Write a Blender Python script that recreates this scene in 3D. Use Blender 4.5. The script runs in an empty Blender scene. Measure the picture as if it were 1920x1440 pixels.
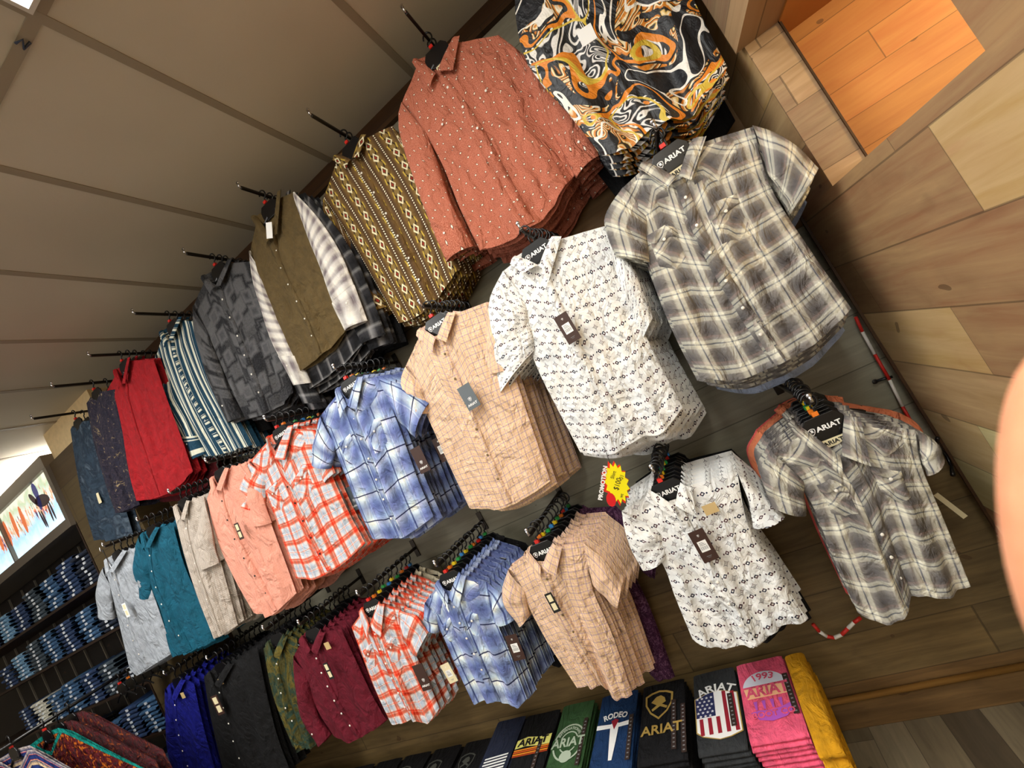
import bpy, math, random
import numpy as np
from mathutils import Vector, Matrix, Euler
random.seed(7)
PI = math.pi
C = bpy.context.scene.collection
SC = bpy.context.scene
# ------------------------------------------------------------------ camera
CAMH = 1.80
M = np.array([[0.8032395, 0.3479886, -0.4834359], [-0.4732314, -0.1200739, -0.8727166], [-0.3617434, 0.9297775, 0.0682310]])
CAM = Vector((0, 0, CAMH))
D = 1.95            # the shirt wall, metres from the camera
def ray(x, y): return M.T @ np.array([(x - 960) / 800., (y - 720) / 800., 1.])
def W(p, Y):        # pixel to a point on the plane y = Y
    r = ray(*p); r = r * (Y / r[1]); return Vector((r[0], r[1], r[2] + CAMH))
def WZ(p, Z):
    r = ray(*p); r = r * ((Z - CAMH) / r[2]); return Vector((r[0], r[1], r[2] + CAMH))
def WX(p, X):
    r = ray(*p); r = r * (X / r[0]); return Vector((r[0], r[1], r[2] + CAMH))
def WPL(p, o, n):   # any plane
    r = Vector(ray(*p)); t = (o - CAM).dot(n) / r.dot(n); return CAM + r * t
cam = bpy.data.cameras.new('camera'); co = bpy.data.objects.new('camera', cam); C.objects.link(co)
cam.sensor_width = 36; cam.lens = 15.0; cam.clip_start = .005; cam.clip_end = 100
cam.dof.use_dof = True; cam.dof.focus_distance = 2.0; cam.dof.aperture_fstop = 11.5
mw = Matrix.Identity(4)
for i in range(3):
    mw[i][0] = M[0][i]; mw[i][1] = -M[1][i]; mw[i][2] = -M[2][i]
mw.translation = CAM; co.matrix_world = mw
SC.camera = co
SC.view_settings.view_transform = 'Standard'; SC.view_settings.look = 'None'; SC.view_settings.gamma = 1
SC.view_settings.use_curve_mapping = False
SC.view_settings.exposure = 0.5
w = bpy.data.worlds.new('world'); SC.world = w; w.use_nodes = True
w.node_tree.nodes['Background'].inputs[0].default_value = (1, .96, .90, 1); w.node_tree.nodes['Background'].inputs[1].default_value = .85

# ------------------------------------------------------------------ node helpers
def lin(c):
    c = c[:3]; return tuple((v / 255 / 12.92 if v / 255 <= .04045 else ((v / 255 + .055) / 1.055) ** 2.4) for v in c) + (1,)
class NT:
    def __init__(s, name):
        s.m = bpy.data.materials.new(name); s.m.use_nodes = True; s.t = s.m.node_tree; s.n = s.t.nodes
        s.b = s.n['Principled BSDF']; s._uv = None; s._ob = None
    def new(s, k, **kw):
        n = s.n.new(k)
        for a, v in kw.items(): setattr(n, a, v)
        return n
    def link(s, a, b): s.t.links.new(a, b)
    def math(s, op, a, b=None, c=None):
        n = s.new('ShaderNodeMath', operation=op)
        for i, x in enumerate((a, b, c)):
            if x is None: continue
            if isinstance(x, E_): s.link(x.s, n.inputs[i])
            else: n.inputs[i].default_value = x
        return E_(s, n.outputs[0])
    def uv(s):
        if s._uv is None:
            t = s.new('ShaderNodeUVMap'); t.uv_map = 'UVMap'; x = s.new('ShaderNodeSeparateXYZ'); s.link(t.outputs[0], x.inputs[0])
            s._uv = (E_(s, x.outputs[0]), E_(s, x.outputs[1])); s.uvv = t.outputs[0]
        return s._uv
    def obj(s):
        if s._ob is None:
            t = s.new('ShaderNodeTexCoord'); x = s.new('ShaderNodeSeparateXYZ'); s.link(t.outputs['Object'], x.inputs[0])
            s._ob = tuple(E_(s, x.outputs[i]) for i in range(3)); s.obv = t.outputs['Object']
        return s._ob
    def vec(s, x, y, z=0.):
        n = s.new('ShaderNodeCombineXYZ')
        for i, v in enumerate((x, y, z)):
            if isinstance(v, E_): s.link(v.s, n.inputs[i])
            else: n.inputs[i].default_value = v
        return n.outputs[0]
    def noise(s, vec, scale, detail=3, rough=.5, dist=0., col=False):
        n = s.new('ShaderNodeTexNoise'); s.link(vec, n.inputs['Vector']); n.inputs['Scale'].default_value = scale
        n.inputs['Detail'].default_value = detail; n.inputs['Roughness'].default_value = rough; n.inputs['Distortion'].default_value = dist
        return n.outputs['Color'] if col else E_(s, n.outputs['Fac'])
    def white(s, vec):
        n = s.new('ShaderNodeTexWhiteNoise'); s.link(vec, n.inputs['Vector']); return E_(s, n.outputs['Value'])
    def ramp(s, f, stops, interp='LINEAR'):
        n = s.new('ShaderNodeValToRGB'); s.link(f.s, n.inputs[0]); r = n.color_ramp; r.interpolation = interp
        r.elements[0].position = stops[0][0]; r.elements[0].color = lin(stops[0][1])
        r.elements[1].position = stops[-1][0]; r.elements[1].color = lin(stops[-1][1])
        for p, c in stops[1:-1]:
            e = r.elements.new(p); e.color = lin(c)
        return n.outputs[0]
    def mix(s, f, a, b, mode='MIX'):
        n = s.new('ShaderNodeMix', data_type='RGBA', blend_type=mode)
        if isinstance(f, E_): s.link(f.s, n.inputs[0])
        else: n.inputs[0].default_value = f
        for i, x in ((6, a), (7, b)):
            if isinstance(x, (tuple, list)): n.inputs[i].default_value = lin(x)
            else: s.link(x, n.inputs[i])
        return n.outputs[2]
    def bump(s, h, strength=.3, dist=.002):
        n = s.new('ShaderNodeBump'); n.inputs['Strength'].default_value = strength; n.inputs['Distance'].default_value = dist
        s.link(h.s, n.inputs['Height']); s.link(n.outputs[0], s.b.inputs['Normal'])
    def fin(s, col, rough=.85, spec=.3):
        if isinstance(col, (tuple, list)): s.b.inputs['Base Color'].default_value = lin(col)
        else: s.link(col, s.b.inputs['Base Color'])
        s.b.inputs['Roughness'].default_value = rough; s.b.inputs['Specular IOR Level'].default_value = spec
        return s.m
class E_:
    def __init__(s, n, sock): s.n = n; s.s = sock
    def __add__(a, b): return a.n.math('ADD', a, b)
    def __sub__(a, b): return a.n.math('SUBTRACT', a, b)
    def __rsub__(a, b): return a.n.math('SUBTRACT', b, a)
    def __mul__(a, b): return a.n.math('MULTIPLY', a, b)
    def __truediv__(a, b): return a.n.math('DIVIDE', a, b)
    def __lt__(a, b): return a.n.math('LESS_THAN', a, b)
    def __gt__(a, b): return a.n.math('GREATER_THAN', a, b)
    def abs(a): return a.n.math('ABSOLUTE', a)
    def fl(a): return a.n.math('FLOOR', a)
    def fr(a): return a.n.math('FRACT', a)
    def max(a, b): return a.n.math('MAXIMUM', a, b)
    def min(a, b): return a.n.math('MINIMUM', a, b)
    def sin(a): return a.n.math('SINE', a)
    def pw(a, b): return a.n.math('POWER', a, b)
def cloth_bump(t, k=1.):
    t.obj()
    x, y, z = t.obj(); wz = t.vec(x * 13. + z * 3., y * 6., z * 7. - x * 4.)
    a = t.noise(wz, 1.3, 4, .55, .9) * 1.7 + t.noise(t.obv, 26, 3, .6) * .5 + t.noise(t.obv, 700, 1, .5) * .04
    t.bump(a, .95 * k, .020)
def mplain(name, c, rough=.85, var=.08, spec=.25, cloth=True):
    t = NT(name); t.obj()
    f = t.noise(t.obv, 30, 4)
    c2 = tuple(v * (1 - var) for v in c); c1 = tuple(min(255, v * (1 + var)) for v in c)
    col = t.ramp(f, [(.3, c2), (.7, c1)])
    if cloth: cloth_bump(t)
    return t.fin(col, rough, spec)
def mflat(name, c, rough=.5, metal=0, spec=.5, emit=0):
    t = NT(name); t.fin(c, rough, spec); t.b.inputs['Metallic'].default_value = metal
    if emit:
        t.b.inputs['Emission Color'].default_value = lin(c); t.b.inputs['Emission Strength'].default_value = emit
    return t.m
def mplaid(name, us, vs, pu, pv, fac=.5, bump=1., mode='MIX'):
    t = NT(name); u, v = t.uv()
    n = t.noise(t.uvv, 40, 2) - .5
    if mode == 'SQ': us, vs, mode = [(p, tuple(255 * (q / 255) ** .5 for q in c)) for p, c in us], [(p, tuple(255 * (q / 255) ** .5 for q in c)) for p, c in vs], 'MULTIPLY'
    a = t.ramp((u / pu + n * .02).fr(), us); b = t.ramp((v / pv + n * .02).fr(), vs)
    col = t.mix(fac if mode == 'MIX' else 1., a, b, mode)
    wv = t.noise(t.uvv, 900, 1)
    col = t.mix(.10, col, t.ramp(wv, [(.3, (20, 20, 20)), (.7, (255, 255, 255))]), 'OVERLAY')
    cloth_bump(t, bump); return t.fin(col, .85, .2)
G1, G2, G3, CR = (92, 86, 84), (140, 134, 128), (178, 176, 165), (226, 222, 200)
def band(lst):      # (pos, col) with hard-ish edges: list of (start, end, colour) over a base given first
    base, items = lst[0], lst[1:]; st = [(0., base)]
    for s, e, c in items: st += [(s - .008, base), (s + .004, c), (e - .004, c), (e + .008, base)]
    st.append((1., base)); st = [x for x in st if 0 <= x[0] <= 1]
    return st
MAT = {}
gu = [(0., (80, 78, 80)), (.15, (102, 99, 99)), (.34, (138, 132, 126)), (.40, (205, 200, 184)), (.50, (226, 222, 202)), (.545, (214, 210, 194)), (.56, (92, 98, 112)), (.59, (92, 98, 112)), (.605, (214, 210, 194)), (.72, (226, 222, 202)), (.76, (140, 134, 128)), (.9, (94, 91, 92)), (1., (80, 78, 80))]
gv = [(0., (88, 84, 84)), (.2, (116, 112, 108)), (.36, (146, 142, 136)), (.40, (210, 206, 190)), (.52, (222, 220, 200)), (.545, (100, 106, 116)), (.57, (100, 106, 116)), (.59, (216, 214, 196)), (.68, (226, 224, 206)), (.72, (150, 146, 140)), (.85, (150, 128, 122)), (.87, (110, 104, 100)), (1., (88, 84, 84))]
MAT['grey'] = mplaid('grey cream plaid cloth', gu, gv, .080, .084)
MAT['greyr'] = mplaid('grey cream plaid cloth cut on the bias', gu, gv, .08, .08)
bu = [(0., (88, 100, 150)), (.12, (108, 122, 172)), (.22, (168, 188, 220)), (.245, (40, 48, 90)), (.275, (40, 48, 90)), (.29, (200, 214, 228)), (.42, (240, 244, 236)), (.5, (240, 244, 236)), (.60, (150, 166, 212)), (.63, (232, 236, 246)), (.65, (142, 146, 196)), (.78, (120, 130, 190)), (.9, (96, 110, 160)), (1., (88, 100, 150))]
bv = [(0., (84, 98, 150)), (.14, (112, 132, 178)), (.3, (186, 208, 226)), (.4, (242, 244, 234)), (.47, (242, 244, 234)), (.482, (10, 12, 34)), (.512, (10, 12, 34)), (.53, (220, 232, 232)), (.66, (160, 190, 220)), (.8, (126, 142, 186)), (1., (84, 98, 150))]
MAT['blue'] = mplaid('blue white plaid cloth', bu, bv, .13, .13, mode='SQ')
ou = [(0., (236, 116, 88)), (.06, (238, 126, 98)), (.10, (250, 190, 170)), (.12, (236, 122, 94)), (.17, (238, 130, 104)), (.22, (246, 236, 232)), (.30, (232, 236, 240)), (.46, (206, 214, 226)), (.50, (240, 240, 238)), (.53, (246, 160, 140)), (.56, (240, 240, 238)), (.64, (206, 214, 226)), (.80, (232, 236, 240)), (.88, (248, 236, 230)), (.95, (240, 130, 100)), (1., (236, 116, 88))]
MAT['coral'] = mplaid('white and orange plaid cloth', ou, ou, .092, .098, mode='MULTIPLY')
pu = [(0., (246, 229, 214)), (.10, (239, 219, 197)), (.22, (243, 226, 195)), (.34, (236, 217, 202)), (.45, (235, 214, 202)), (.475, (187, 174, 197)), (.525, (187, 174, 197)), (.55, (236, 217, 205)), (.70, (243, 227, 198)), (.84, (237, 216, 202)), (.90, (232, 207, 198)), (1., (246, 229, 214))]
MAT['peach'] = mplaid('peach checked cloth with blue lines', pu, pu, .027, .027, mode='MULTIPLY')
MAT['vplaid'] = mplaid('pale grey plaid flannel', [(0., (225, 222, 214)), (.3, (232, 228, 220)), (.5, (120, 110, 112)), (.7, (130, 120, 122)), (1., (225, 222, 214))], [(0., (236, 230, 216)), (.35, (228, 222, 216)), (.55, (118, 108, 112)), (.75, (140, 130, 132)), (1., (236, 230, 216))], .05, .055)
MAT['darkplaid'] = mplaid('black and grey flannel', [(0., (20, 20, 22)), (.4, (40, 40, 44)), (.6, (170, 168, 168)), (.7, (40, 40, 44)), (1., (20, 20, 22))], [(0., (20, 20, 22)), (.4, (60, 60, 64)), (.55, (150, 150, 150)), (.7, (30, 30, 32)), (1., (20, 20, 22))], .08, .08)
def mdiamond():
    t = NT('white cloth with small dark diamonds'); u, v = t.uv()
    cx, cy = .040, .026
    X, Y = u / cx, v / cy
    row = Y.fl(); X = X + (row * .5).fr()
    qx, qy = X.fr() - .5, Y.fr() - .5
    par = (row * .5).fr() > .25
    ax, ay = qx.abs(), qy.abs() * .65
    d = ax + ay
    m1 = (d < .20) * (d > .085)
    m2 = ((ax - .30).abs() * 1.2 + ay) < .095
    mA = (m1 + m2).min(1.)
    s = ax.pw(.5) + ay.pw(.5)
    mB = ((s < .62) * (s > .47)).max(d < .05)
    msk = mA.max(0.) * (1. - par) + mB * par * .75
    n = t.noise(t.uvv, 60, 2)
    ink = t.mix(n > .5, (34, 38, 58), (78, 44, 52))
    col = t.mix(msk, t.ramp(t.noise(t.uvv, 9, 3), [(.35, (222, 225, 226)), (.65, (238, 236, 230))]), ink)
    cloth_bump(t); return t.fin(col, .85, .2)
MAT['diamond'] = mdiamond()
def mrust():
    t = NT('rust speckled cloth with white dots'); u, v = t.uv()
    X, Y = u / .046, v / .036; row = Y.fl(); X = X + (row * .5).fr()
    qx, qy = X.fr() - .5, Y.fr() - .5
    d = qx.abs() + qy.abs()
    col = t.ramp(t.noise(t.uvv, 420, 4, .7), [(.36, (138, 68, 50)), (.5, (184, 104, 80)), (.66, (216, 150, 126))])
    col = t.mix(d < .15, col, (96, 44, 34)); col = t.mix(d < .095, col, (250, 236, 216))
    cloth_bump(t); return t.fin(col, .85, .2)
MAT['rust'] = mrust()
def maztec():
    t = NT('brown cloth with cream diamond columns'); u, v = t.uv()
    X = u / .096; q = X.fr() - .5; col0 = X.fl(); aq = q.abs()
    base = t.ramp(aq * 2., [(0., (142, 118, 66)), (.45, (118, 90, 46)), (.8, (84, 60, 36)), (1., (76, 54, 32))])
    Y = (v / .074 + col0 * .37); qy = (Y.fr() - .5).abs()
    d = aq * 1.7 + qy * .8
    zig = ((aq - qy * .42).abs() < .045)
    col = t.mix(zig, base, (56, 40, 24))
    yl = (((aq - .20) * 1. + ((v / .012).sin()) * .02).abs() < .035) * (qy > .30)
    col = t.mix(yl, col, (196, 168, 70))
    col = t.mix(d < .30, col, (232, 222, 186)); col = t.mix(d < .17, col, (92, 66, 34)); col = t.mix(d < .09, col, (150, 40, 30))
    dots = ((.5 - aq).pw(2.) * 1. + (((v / .012).fr() - .5) * .15).pw(2.)) < .0016
    col = t.mix(dots, col, (246, 240, 214))
    cloth_bump(t); return t.fin(col, .8, .25)
MAT['aztec'] = maztec()
def mtiger():
    t = NT('black gold and white swirl print'); u, v = t.uv()
    n1 = t.noise(t.uvv, 5.0, 1, .5, 1.0); n2 = t.noise(t.uvv, 6.5, 1, .5, 1.6); n3 = t.noise(t.uvv, 5.0, 1, .4, .6)
    st = t.ramp((n2 * 13.).fr(), [(0., (226, 222, 216)), (.22, (226, 222, 216)), (.28, (16, 18, 22)), (.82, (16, 18, 22)), (.88, (226, 222, 216)), (1., (236, 232, 224))])
    og = t.ramp((n2 * 15.).fr(), [(0., (214, 136, 34)), (.30, (196, 116, 30)), (.36, (24, 18, 12)), (.56, (24, 18, 12)), (.61, (226, 190, 104)), (.8, (236, 228, 200)), (1., (214, 136, 34))])
    sw = ((n1 - .47).abs() < .022)
    col = t.mix(n3 > .47, st, (17, 20, 26)); col = t.mix((n3 < .43), col, st); col = t.mix((n1 * 1. > .52) * (n3 < .56), col, og)
    col = t.mix(sw, col, (222, 132, 30)); col = t.mix((n1 - .60).abs() < .012, col, (240, 236, 226)); col = t.mix((n3 - .44).abs() < .010, col, (210, 180, 60))
    cloth_bump(t, .6); return t.fin(col, .45, .5)
MAT['tiger'] = mtiger()
def mstripe(name, along_v=False):
    t = NT(name); u, v = t.uv(); a = v if along_v else u
    st = band([(24, 62, 84), (.0, .16, (222, 222, 204)), (.22, .25, (214, 216, 204)), (.52, .66, (222, 222, 204)), (.76, .79, (200, 206, 200))])
    cloth_bump(t); return t.fin(t.ramp((a / .095).fr(), st), .8, .2)
MAT['stripe'] = mstripe('teal and cream striped cloth'); MAT['striper'] = mstripe('teal and cream striped cloth turned sideways', True)
def mpatch():
    t = NT('charcoal patchwork print'); t.uv()
    n = t.new('ShaderNodeTexVoronoi', distance='CHEBYCHEV', feature='F1'); t.link(t.uvv, n.inputs['Vector']); n.inputs['Scale'].default_value = 11
    f = E_(t, n.outputs['Distance'])
    col = t.ramp(f + (t.noise(t.uvv, 120, 3) - .5) * .2, [(.05, (62, 62, 66)), (.3, (96, 96, 98)), (.42, (74, 74, 76)), (.52, (30, 30, 34)), (.7, (88, 88, 90))])
    cloth_bump(t); return t.fin(col, .85, .2)
MAT['patch'] = mpatch()
def mmottle(name, cols, sc=9, rough=.85, dist=1.2):
    t = NT(name); t.uv(); k = len(cols)
    col = t.ramp(t.noise(t.uvv, sc, 3, .6, dist), [(.3 + .4 * i / (k - 1), c) for i, c in enumerate(cols)])
    cloth_bump(t); return t.fin(col, rough, .2)
MAT['camo'] = mmottle('dark green mottled cloth', [(24, 36, 22), (74, 68, 28), (34, 60, 52), (100, 88, 34), (24, 36, 26)], 7)
MAT['tiedye'] = mmottle('slate blue washed cloth', [(26, 36, 46), (52, 68, 84), (36, 48, 62), (84, 98, 112)], 8)
MAT['floral'] = mmottle('dark floral cloth', [(24, 24, 36), (40, 38, 54), (28, 26, 38), (52, 46, 58), (34, 30, 42), (150, 132, 100)], 30)
MAT['knit'] = mmottle('maroon and orange flecked knit', [(66, 22, 28), (98, 28, 34), (58, 44, 46), (84, 26, 30), (160, 84, 36)], 24)
MAT['purple'] = mmottle('purple flecked cloth', [(40, 16, 40), (64, 30, 58), (120, 84, 110)], 90)
MAT['red'] = mplain('red cloth', (150, 20, 28)); MAT['salmon'] = mplaid('salmon pink cloth', band([(232, 160, 138), (.3, .5, (238, 174, 152))]), band([(230, 156, 136), (.3, .5, (234, 166, 148))]), .012, .012)
MAT['taupe'] = mplaid('taupe fine checked cloth', band([(196, 184, 172), (.3, .6, (160, 150, 140))]), band([(196, 184, 172), (.3, .6, (160, 150, 140))]), .010, .010)
MAT['teal'] = mplain('teal cloth', (14, 82, 104)); MAT['silver'] = mplain('light grey cloth', (160, 166, 174)); MAT['maroon'] = mplain('maroon cloth', (96, 16, 34))
MAT['black'] = mplain('black cloth', (14, 14, 16)); MAT['royal'] = mplain('royal blue cloth', (12, 18, 118)); MAT['brown'] = mplain('olive brown canvas', (92, 76, 46))
MAT['orange'] = mplain('dusty orange cloth', (206, 120, 84)); MAT['pink'] = mplain('rose cloth', (216, 92, 90)); MAT['cream'] = mplain('cream cloth', (206, 196, 170)); MAT['sky'] = mplain('pale blue cloth', (160, 172, 196))
MAT['darkred'] = mplain('dark red cloth', (84, 20, 26)); MAT['charcoal'] = mplain('charcoal jersey', (46, 48, 50)); MAT['hotpink'] = mplain('pink jersey', (232, 92, 124)); MAT['green'] = mplain('dark green jersey', (52, 84, 48))
MAT['navy'] = mplain('navy jersey', (22, 52, 92)); MAT['navy2'] = mplain('navy plain jersey', (34, 40, 60)); MAT['mustard'] = mplain('mustard cloth', (206, 148, 24)); MAT['tee'] = mplain('black jersey', (14, 14, 17))
PL = mflat('black plastic', (12, 12, 14), .28); CH = mflat('chrome', (200, 200, 205), .18, 1); GM = mflat('dark grey metal', (58, 52, 46), .35, .8)
WH = mflat('white print', (240, 240, 238), .6); BK = mflat('black print', (12, 12, 12), .6); BRN = mflat('brown card', (58, 34, 26), .55); GRY = mflat('grey card', (92, 100, 106), .45); CRD = mflat('cream card', (228, 216, 176), .6)
KR = mflat('kraft sticker', (196, 168, 116), .6); RD = mflat('red plastic', (206, 36, 26), .4); YL = mflat('yellow plastic', (236, 206, 30), .4); GN = mflat('green plastic', (40, 150, 70), .4); BL = mflat('blue plastic', (50, 130, 200), .4); OR = mflat('orange plastic', (226, 120, 30), .4)
PEARL = mflat('pearl button', (238, 234, 224), .2); BRB = mflat('brown button', (120, 96, 60), .3); GOLD = mflat('gold print', (176, 146, 74), .6); BRC = mflat('barcode grey', (120, 120, 122), .6)
def mwood(name, cols, ax, ax2, pw=.19, pl=1.2, grain=1., dark=.5, seam=.012):
    # planks run along ax, stacked along ax2
    t = NT(name); o = t.obj(); a, b = o[ax], o[ax2]
    r = (b / pw); row = r.fl(); sh = t.white(t.vec(row, 3.7)) * pl
    L = (a + sh) / pl; cell = t.white(t.vec(row, L.fl(), 1.3))
    st = [((i + .5) / len(cols), c) for i, c in enumerate(cols)]
    base = t.ramp(cell, [(0., cols[0])] + st + [(1., cols[-1])], 'CONSTANT')
    gv_ = t.vec(a * 2.2 + cell * 13., b * 26. + cell * 31., cell * 9.)
    g = t.noise(gv_, 1.3, 6, .62, .6)
    g2 = t.noise(t.vec(a * 5. + cell * 7., b * 9., cell * 5.), 1.1, 3, .5, .8)
    col = t.mix(.75 * grain, base, t.ramp(g, [(.25, (84, 78, 72)), (.5, (134, 134, 134)), (.75, (170, 168, 164))]), 'OVERLAY')
    col = t.mix(.5 * grain, col, t.ramp(g2, [(.22, (70, 60, 50)), (.42, (130, 130, 130)), (.8, (150, 148, 142))]), 'OVERLAY')
    kn = t.noise(t.vec(a * 9. + cell * 17., b * 14. + cell * 5.), 1., 1) > .745
    col = t.mix(kn * .55, col, (70, 46, 28))
    e1 = ((r.fr() - .5).abs() > (.5 - seam)); e2 = ((L.fr() - .5).abs() > .4985)
    sm = e1.max(e2)
    col = t.mix(sm * dark, col, (30, 22, 14))
    t.bump(g * .3 - sm * 1., .35, .003)
    return t.fin(col, .55, .35)

# ------------------------------------------------------------------ mesh helpers
class MB:
    def __init__(s): s.v = []; s.f = []; s.uv = []; s.mi = []
    def add(s, vs, fs, uvs=None, mi=0):
        k = len(s.v); s.v += [tuple(v) for v in vs]
        for f in fs:
            s.f.append(tuple(k + i for i in f)); s.mi.append(mi)
            s.uv.append([tuple(uvs[i]) if uvs else (vs[i][0], vs[i][2]) for i in f])
    def box(s, a, b, mi=0):
        x0, y0, z0 = a; x1, y1, z1 = b
        v = [(x0, y0, z0), (x1, y0, z0), (x1, y1, z0), (x0, y1, z0), (x0, y0, z1), (x1, y0, z1), (x1, y1, z1), (x0, y1, z1)]
        s.add(v, [(0, 3, 2, 1), (4, 5, 6, 7), (0, 1, 5, 4), (1, 2, 6, 5), (2, 3, 7, 6), (3, 0, 4, 7)], mi=mi)
    def grid(s, P, n, m, uvf=None, flip=False, mi=0):   # P[i][j]
        vs = [P[i][j] for i in range(n) for j in range(m)]
        fs = []
        for i in range(n - 1):
            for j in range(m - 1):
                q = (i * m + j, i * m + j + 1, (i + 1) * m + j + 1, (i + 1) * m + j); fs.append(q[::-1] if flip else q)
        s.add(vs, fs, [uvf(i, j) for i in range(n) for j in range(m)] if uvf else None, mi)
    def tube(s, pts, r, n=8, cap=True, mi=0):
        pts = [Vector(p) for p in pts]; R = []; rr = r if isinstance(r, (list, tuple)) else [r] * len(pts)
        up = Vector((0, 0, 1)); d0 = (pts[1] - pts[0]).normalized()
        a = d0.orthogonal().normalized()
        for i, p in enumerate(pts):
            d = (pts[min(i + 1, len(pts) - 1)] - pts[max(i - 1, 0)]).normalized()
            a = (a - d * a.dot(d)).normalized(); b = d.cross(a)
            R.append([p + (a * math.cos(2 * PI * k / n) + b * math.sin(2 * PI * k / n)) * rr[i] for k in range(n)])
        vs = [v for r_ in R for v in r_]; fs = []
        for i in range(len(pts) - 1):
            for k in range(n): fs.append((i * n + k, i * n + (k + 1) % n, (i + 1) * n + (k + 1) % n, (i + 1) * n + k))
        if cap: fs += [tuple(range(n))[::-1], tuple((len(pts) - 1) * n + k for k in range(n))]
        s.add(vs, fs, mi=mi)
    def prism(s, poly, y0, y1, mi=0):   # polygon in x,z extruded in y
        n = len(poly); vs = [(x, y0, z) for x, z in poly] + [(x, y1, z) for x, z in poly]
        s.add(vs, [tuple(range(n)), tuple(range(2 * n - 1, n - 1, -1))] + [(i, i + n, (i + 1) % n + n, (i + 1) % n) for i in range(n)], mi=mi)
    def disc(s, c, r, n=10, t=.0025, axis=Vector((0, -1, 0)), mi=0):
        a = axis.orthogonal().normalized(); b = axis.cross(a); c = Vector(c)
        R0 = [c + (a * math.cos(2 * PI * k / n) + b * math.sin(2 * PI * k / n)) * r for k in range(n)]
        R1 = [p + axis * t * .6 for p in R0]; R2 = [c + (p - c) * .6 + axis * t for p in R0]
        fs = []
        for q in (0, 1):
            for k in range(n): fs.append((q * n + k, q * n + (k + 1) % n, (q + 1) * n + (k + 1) % n, (q + 1) * n + k))
        fs.append(tuple(2 * n + k for k in range(n))); s.add(R0 + R1 + R2, fs, mi=mi)
    def build(s, name, mats, parent=None, loc=(0, 0, 0), smooth=False, off=None, bevel=0, label=None):
        me = bpy.data.meshes.new(name); o_ = Vector(off) if off is not None else Vector((0, 0, 0))
        me.from_pydata([tuple(Vector(v) - o_) for v in s.v], [], s.f); uvl = me.uv_layers.new(name='UVMap')
        k = 0; buf = []
        for q in s.uv:
            for a in q: buf += [a[0], a[1]]
        uvl.data.foreach_set('uv', buf)
        for m_ in (mats if isinstance(mats, (list, tuple)) else [mats]): me.materials.append(m_)
        me.polygons.foreach_set('material_index', s.mi)
        if smooth: me.polygons.foreach_set('use_smooth', [True] * len(me.polygons))
        me.update(); ob = bpy.data.objects.new(name, me); C.objects.link(ob); ob.location = loc
        if parent: ob.parent = parent
        if bevel:
            b = ob.modifiers.new('bevel', 'BEVEL'); b.width = bevel; b.segments = 2; b.limit_method = 'ANGLE'
        if label: ob['label'] = label
        return ob
ALL_LABELS = []
def tag(o, label, cat, group=None, kind=None):
    o['label'] = label; o['category'] = cat
    n = len(label.split()); ALL_LABELS.append((n, label))
    if group: o['group'] = group
    if kind: o['kind'] = kind
    return o
def thing(name, label, cat, loc=(0, 0, 0), group=None):
    o = bpy.data.objects.new(name, None); C.objects.link(o); o.location = loc; o.empty_display_size = .05
    return tag(o, label, cat, group)
def struct(o): o['kind'] = 'structure'; return o
def text_mesh(txt, size, ext=.0004, bold=0., sx=1., arc=None):
    cu = bpy.data.curves.new('t', 'FONT'); cu.body = txt; cu.size = size; cu.extrude = ext; cu.align_x = 'CENTER'; cu.align_y = 'CENTER'; cu.offset = bold; cu.resolution_u = 3
    o = bpy.data.objects.new('t', cu); me = bpy.data.meshes.new_from_object(o)
    bpy.data.objects.remove(o); bpy.data.curves.remove(cu)
    for v in me.vertices:
        v.co.x *= sx
        if arc: # bend the line along a circle of radius arc
            a = v.co.x / arc; r_ = arc + v.co.y; v.co.x = r_ * math.sin(a); v.co.y = r_ * math.cos(a) - arc
    return me
def text(name, txt, size, mat, parent, loc, rot, bold=0., sx=1., arc=None, ext=.0004, label=None):
    me = text_mesh(txt, size, ext, bold, sx, arc); me.name = name; me.materials.clear(); me.materials.append(mat)
    o = bpy.data.objects.new(name, me); C.objects.link(o); o.parent = parent; o.location = loc; o.rotation_euler = rot
    if label: o['label'] = label
    return o
SHIELD = [(-.5, .38), (-.28, .5), (0, .56), (.28, .5), (.5, .38), (.48, 0), (.3, -.34), (0, -.6), (-.3, -.34), (-.48, 0)]
def shield(mb, c, s, th=.0006, yaw=None, up=Vector((0, 0, 1)), rt=Vector((1, 0, 0)), fw=Vector((0, -1, 0)), wd=.8):
    c = Vector(c)
    def P(x, z, d): return c + rt * x * s + up * z * s + fw * d
    n = len(SHIELD)
    vs = [P(x, z, th) for x, z in SHIELD] + [P(x * wd, z * wd, th) for x, z in SHIELD]
    mb.add(vs, [(i, (i + 1) % n, n + (i + 1) % n, n + i) for i in range(n)])
    blob = [(-.22, .28), (.02, .34), (.2, .22), (.16, .04), (.3, -.16), (.1, -.1), (0, -.2), (-.06, -.06), (-.26, -.18), (-.14, .04)]
    mb.add([P(x, z, th) for x, z in blob], [tuple(range(len(blob)))[::-1]])
ORD = ['front', 'second', 'third', 'fourth', 'fifth', 'sixth', 'seventh', 'eighth', 'ninth', 'tenth', 'eleventh', 'twelfth', 'thirteenth', 'fourteenth']
def copy_tree(o, parent=None):
    c = o.copy(); C.objects.link(c)
    if parent: c.parent = parent
    for ch in kids.get(o.name, []): copy_tree(ch, c)
    return c
kids = {}

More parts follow.
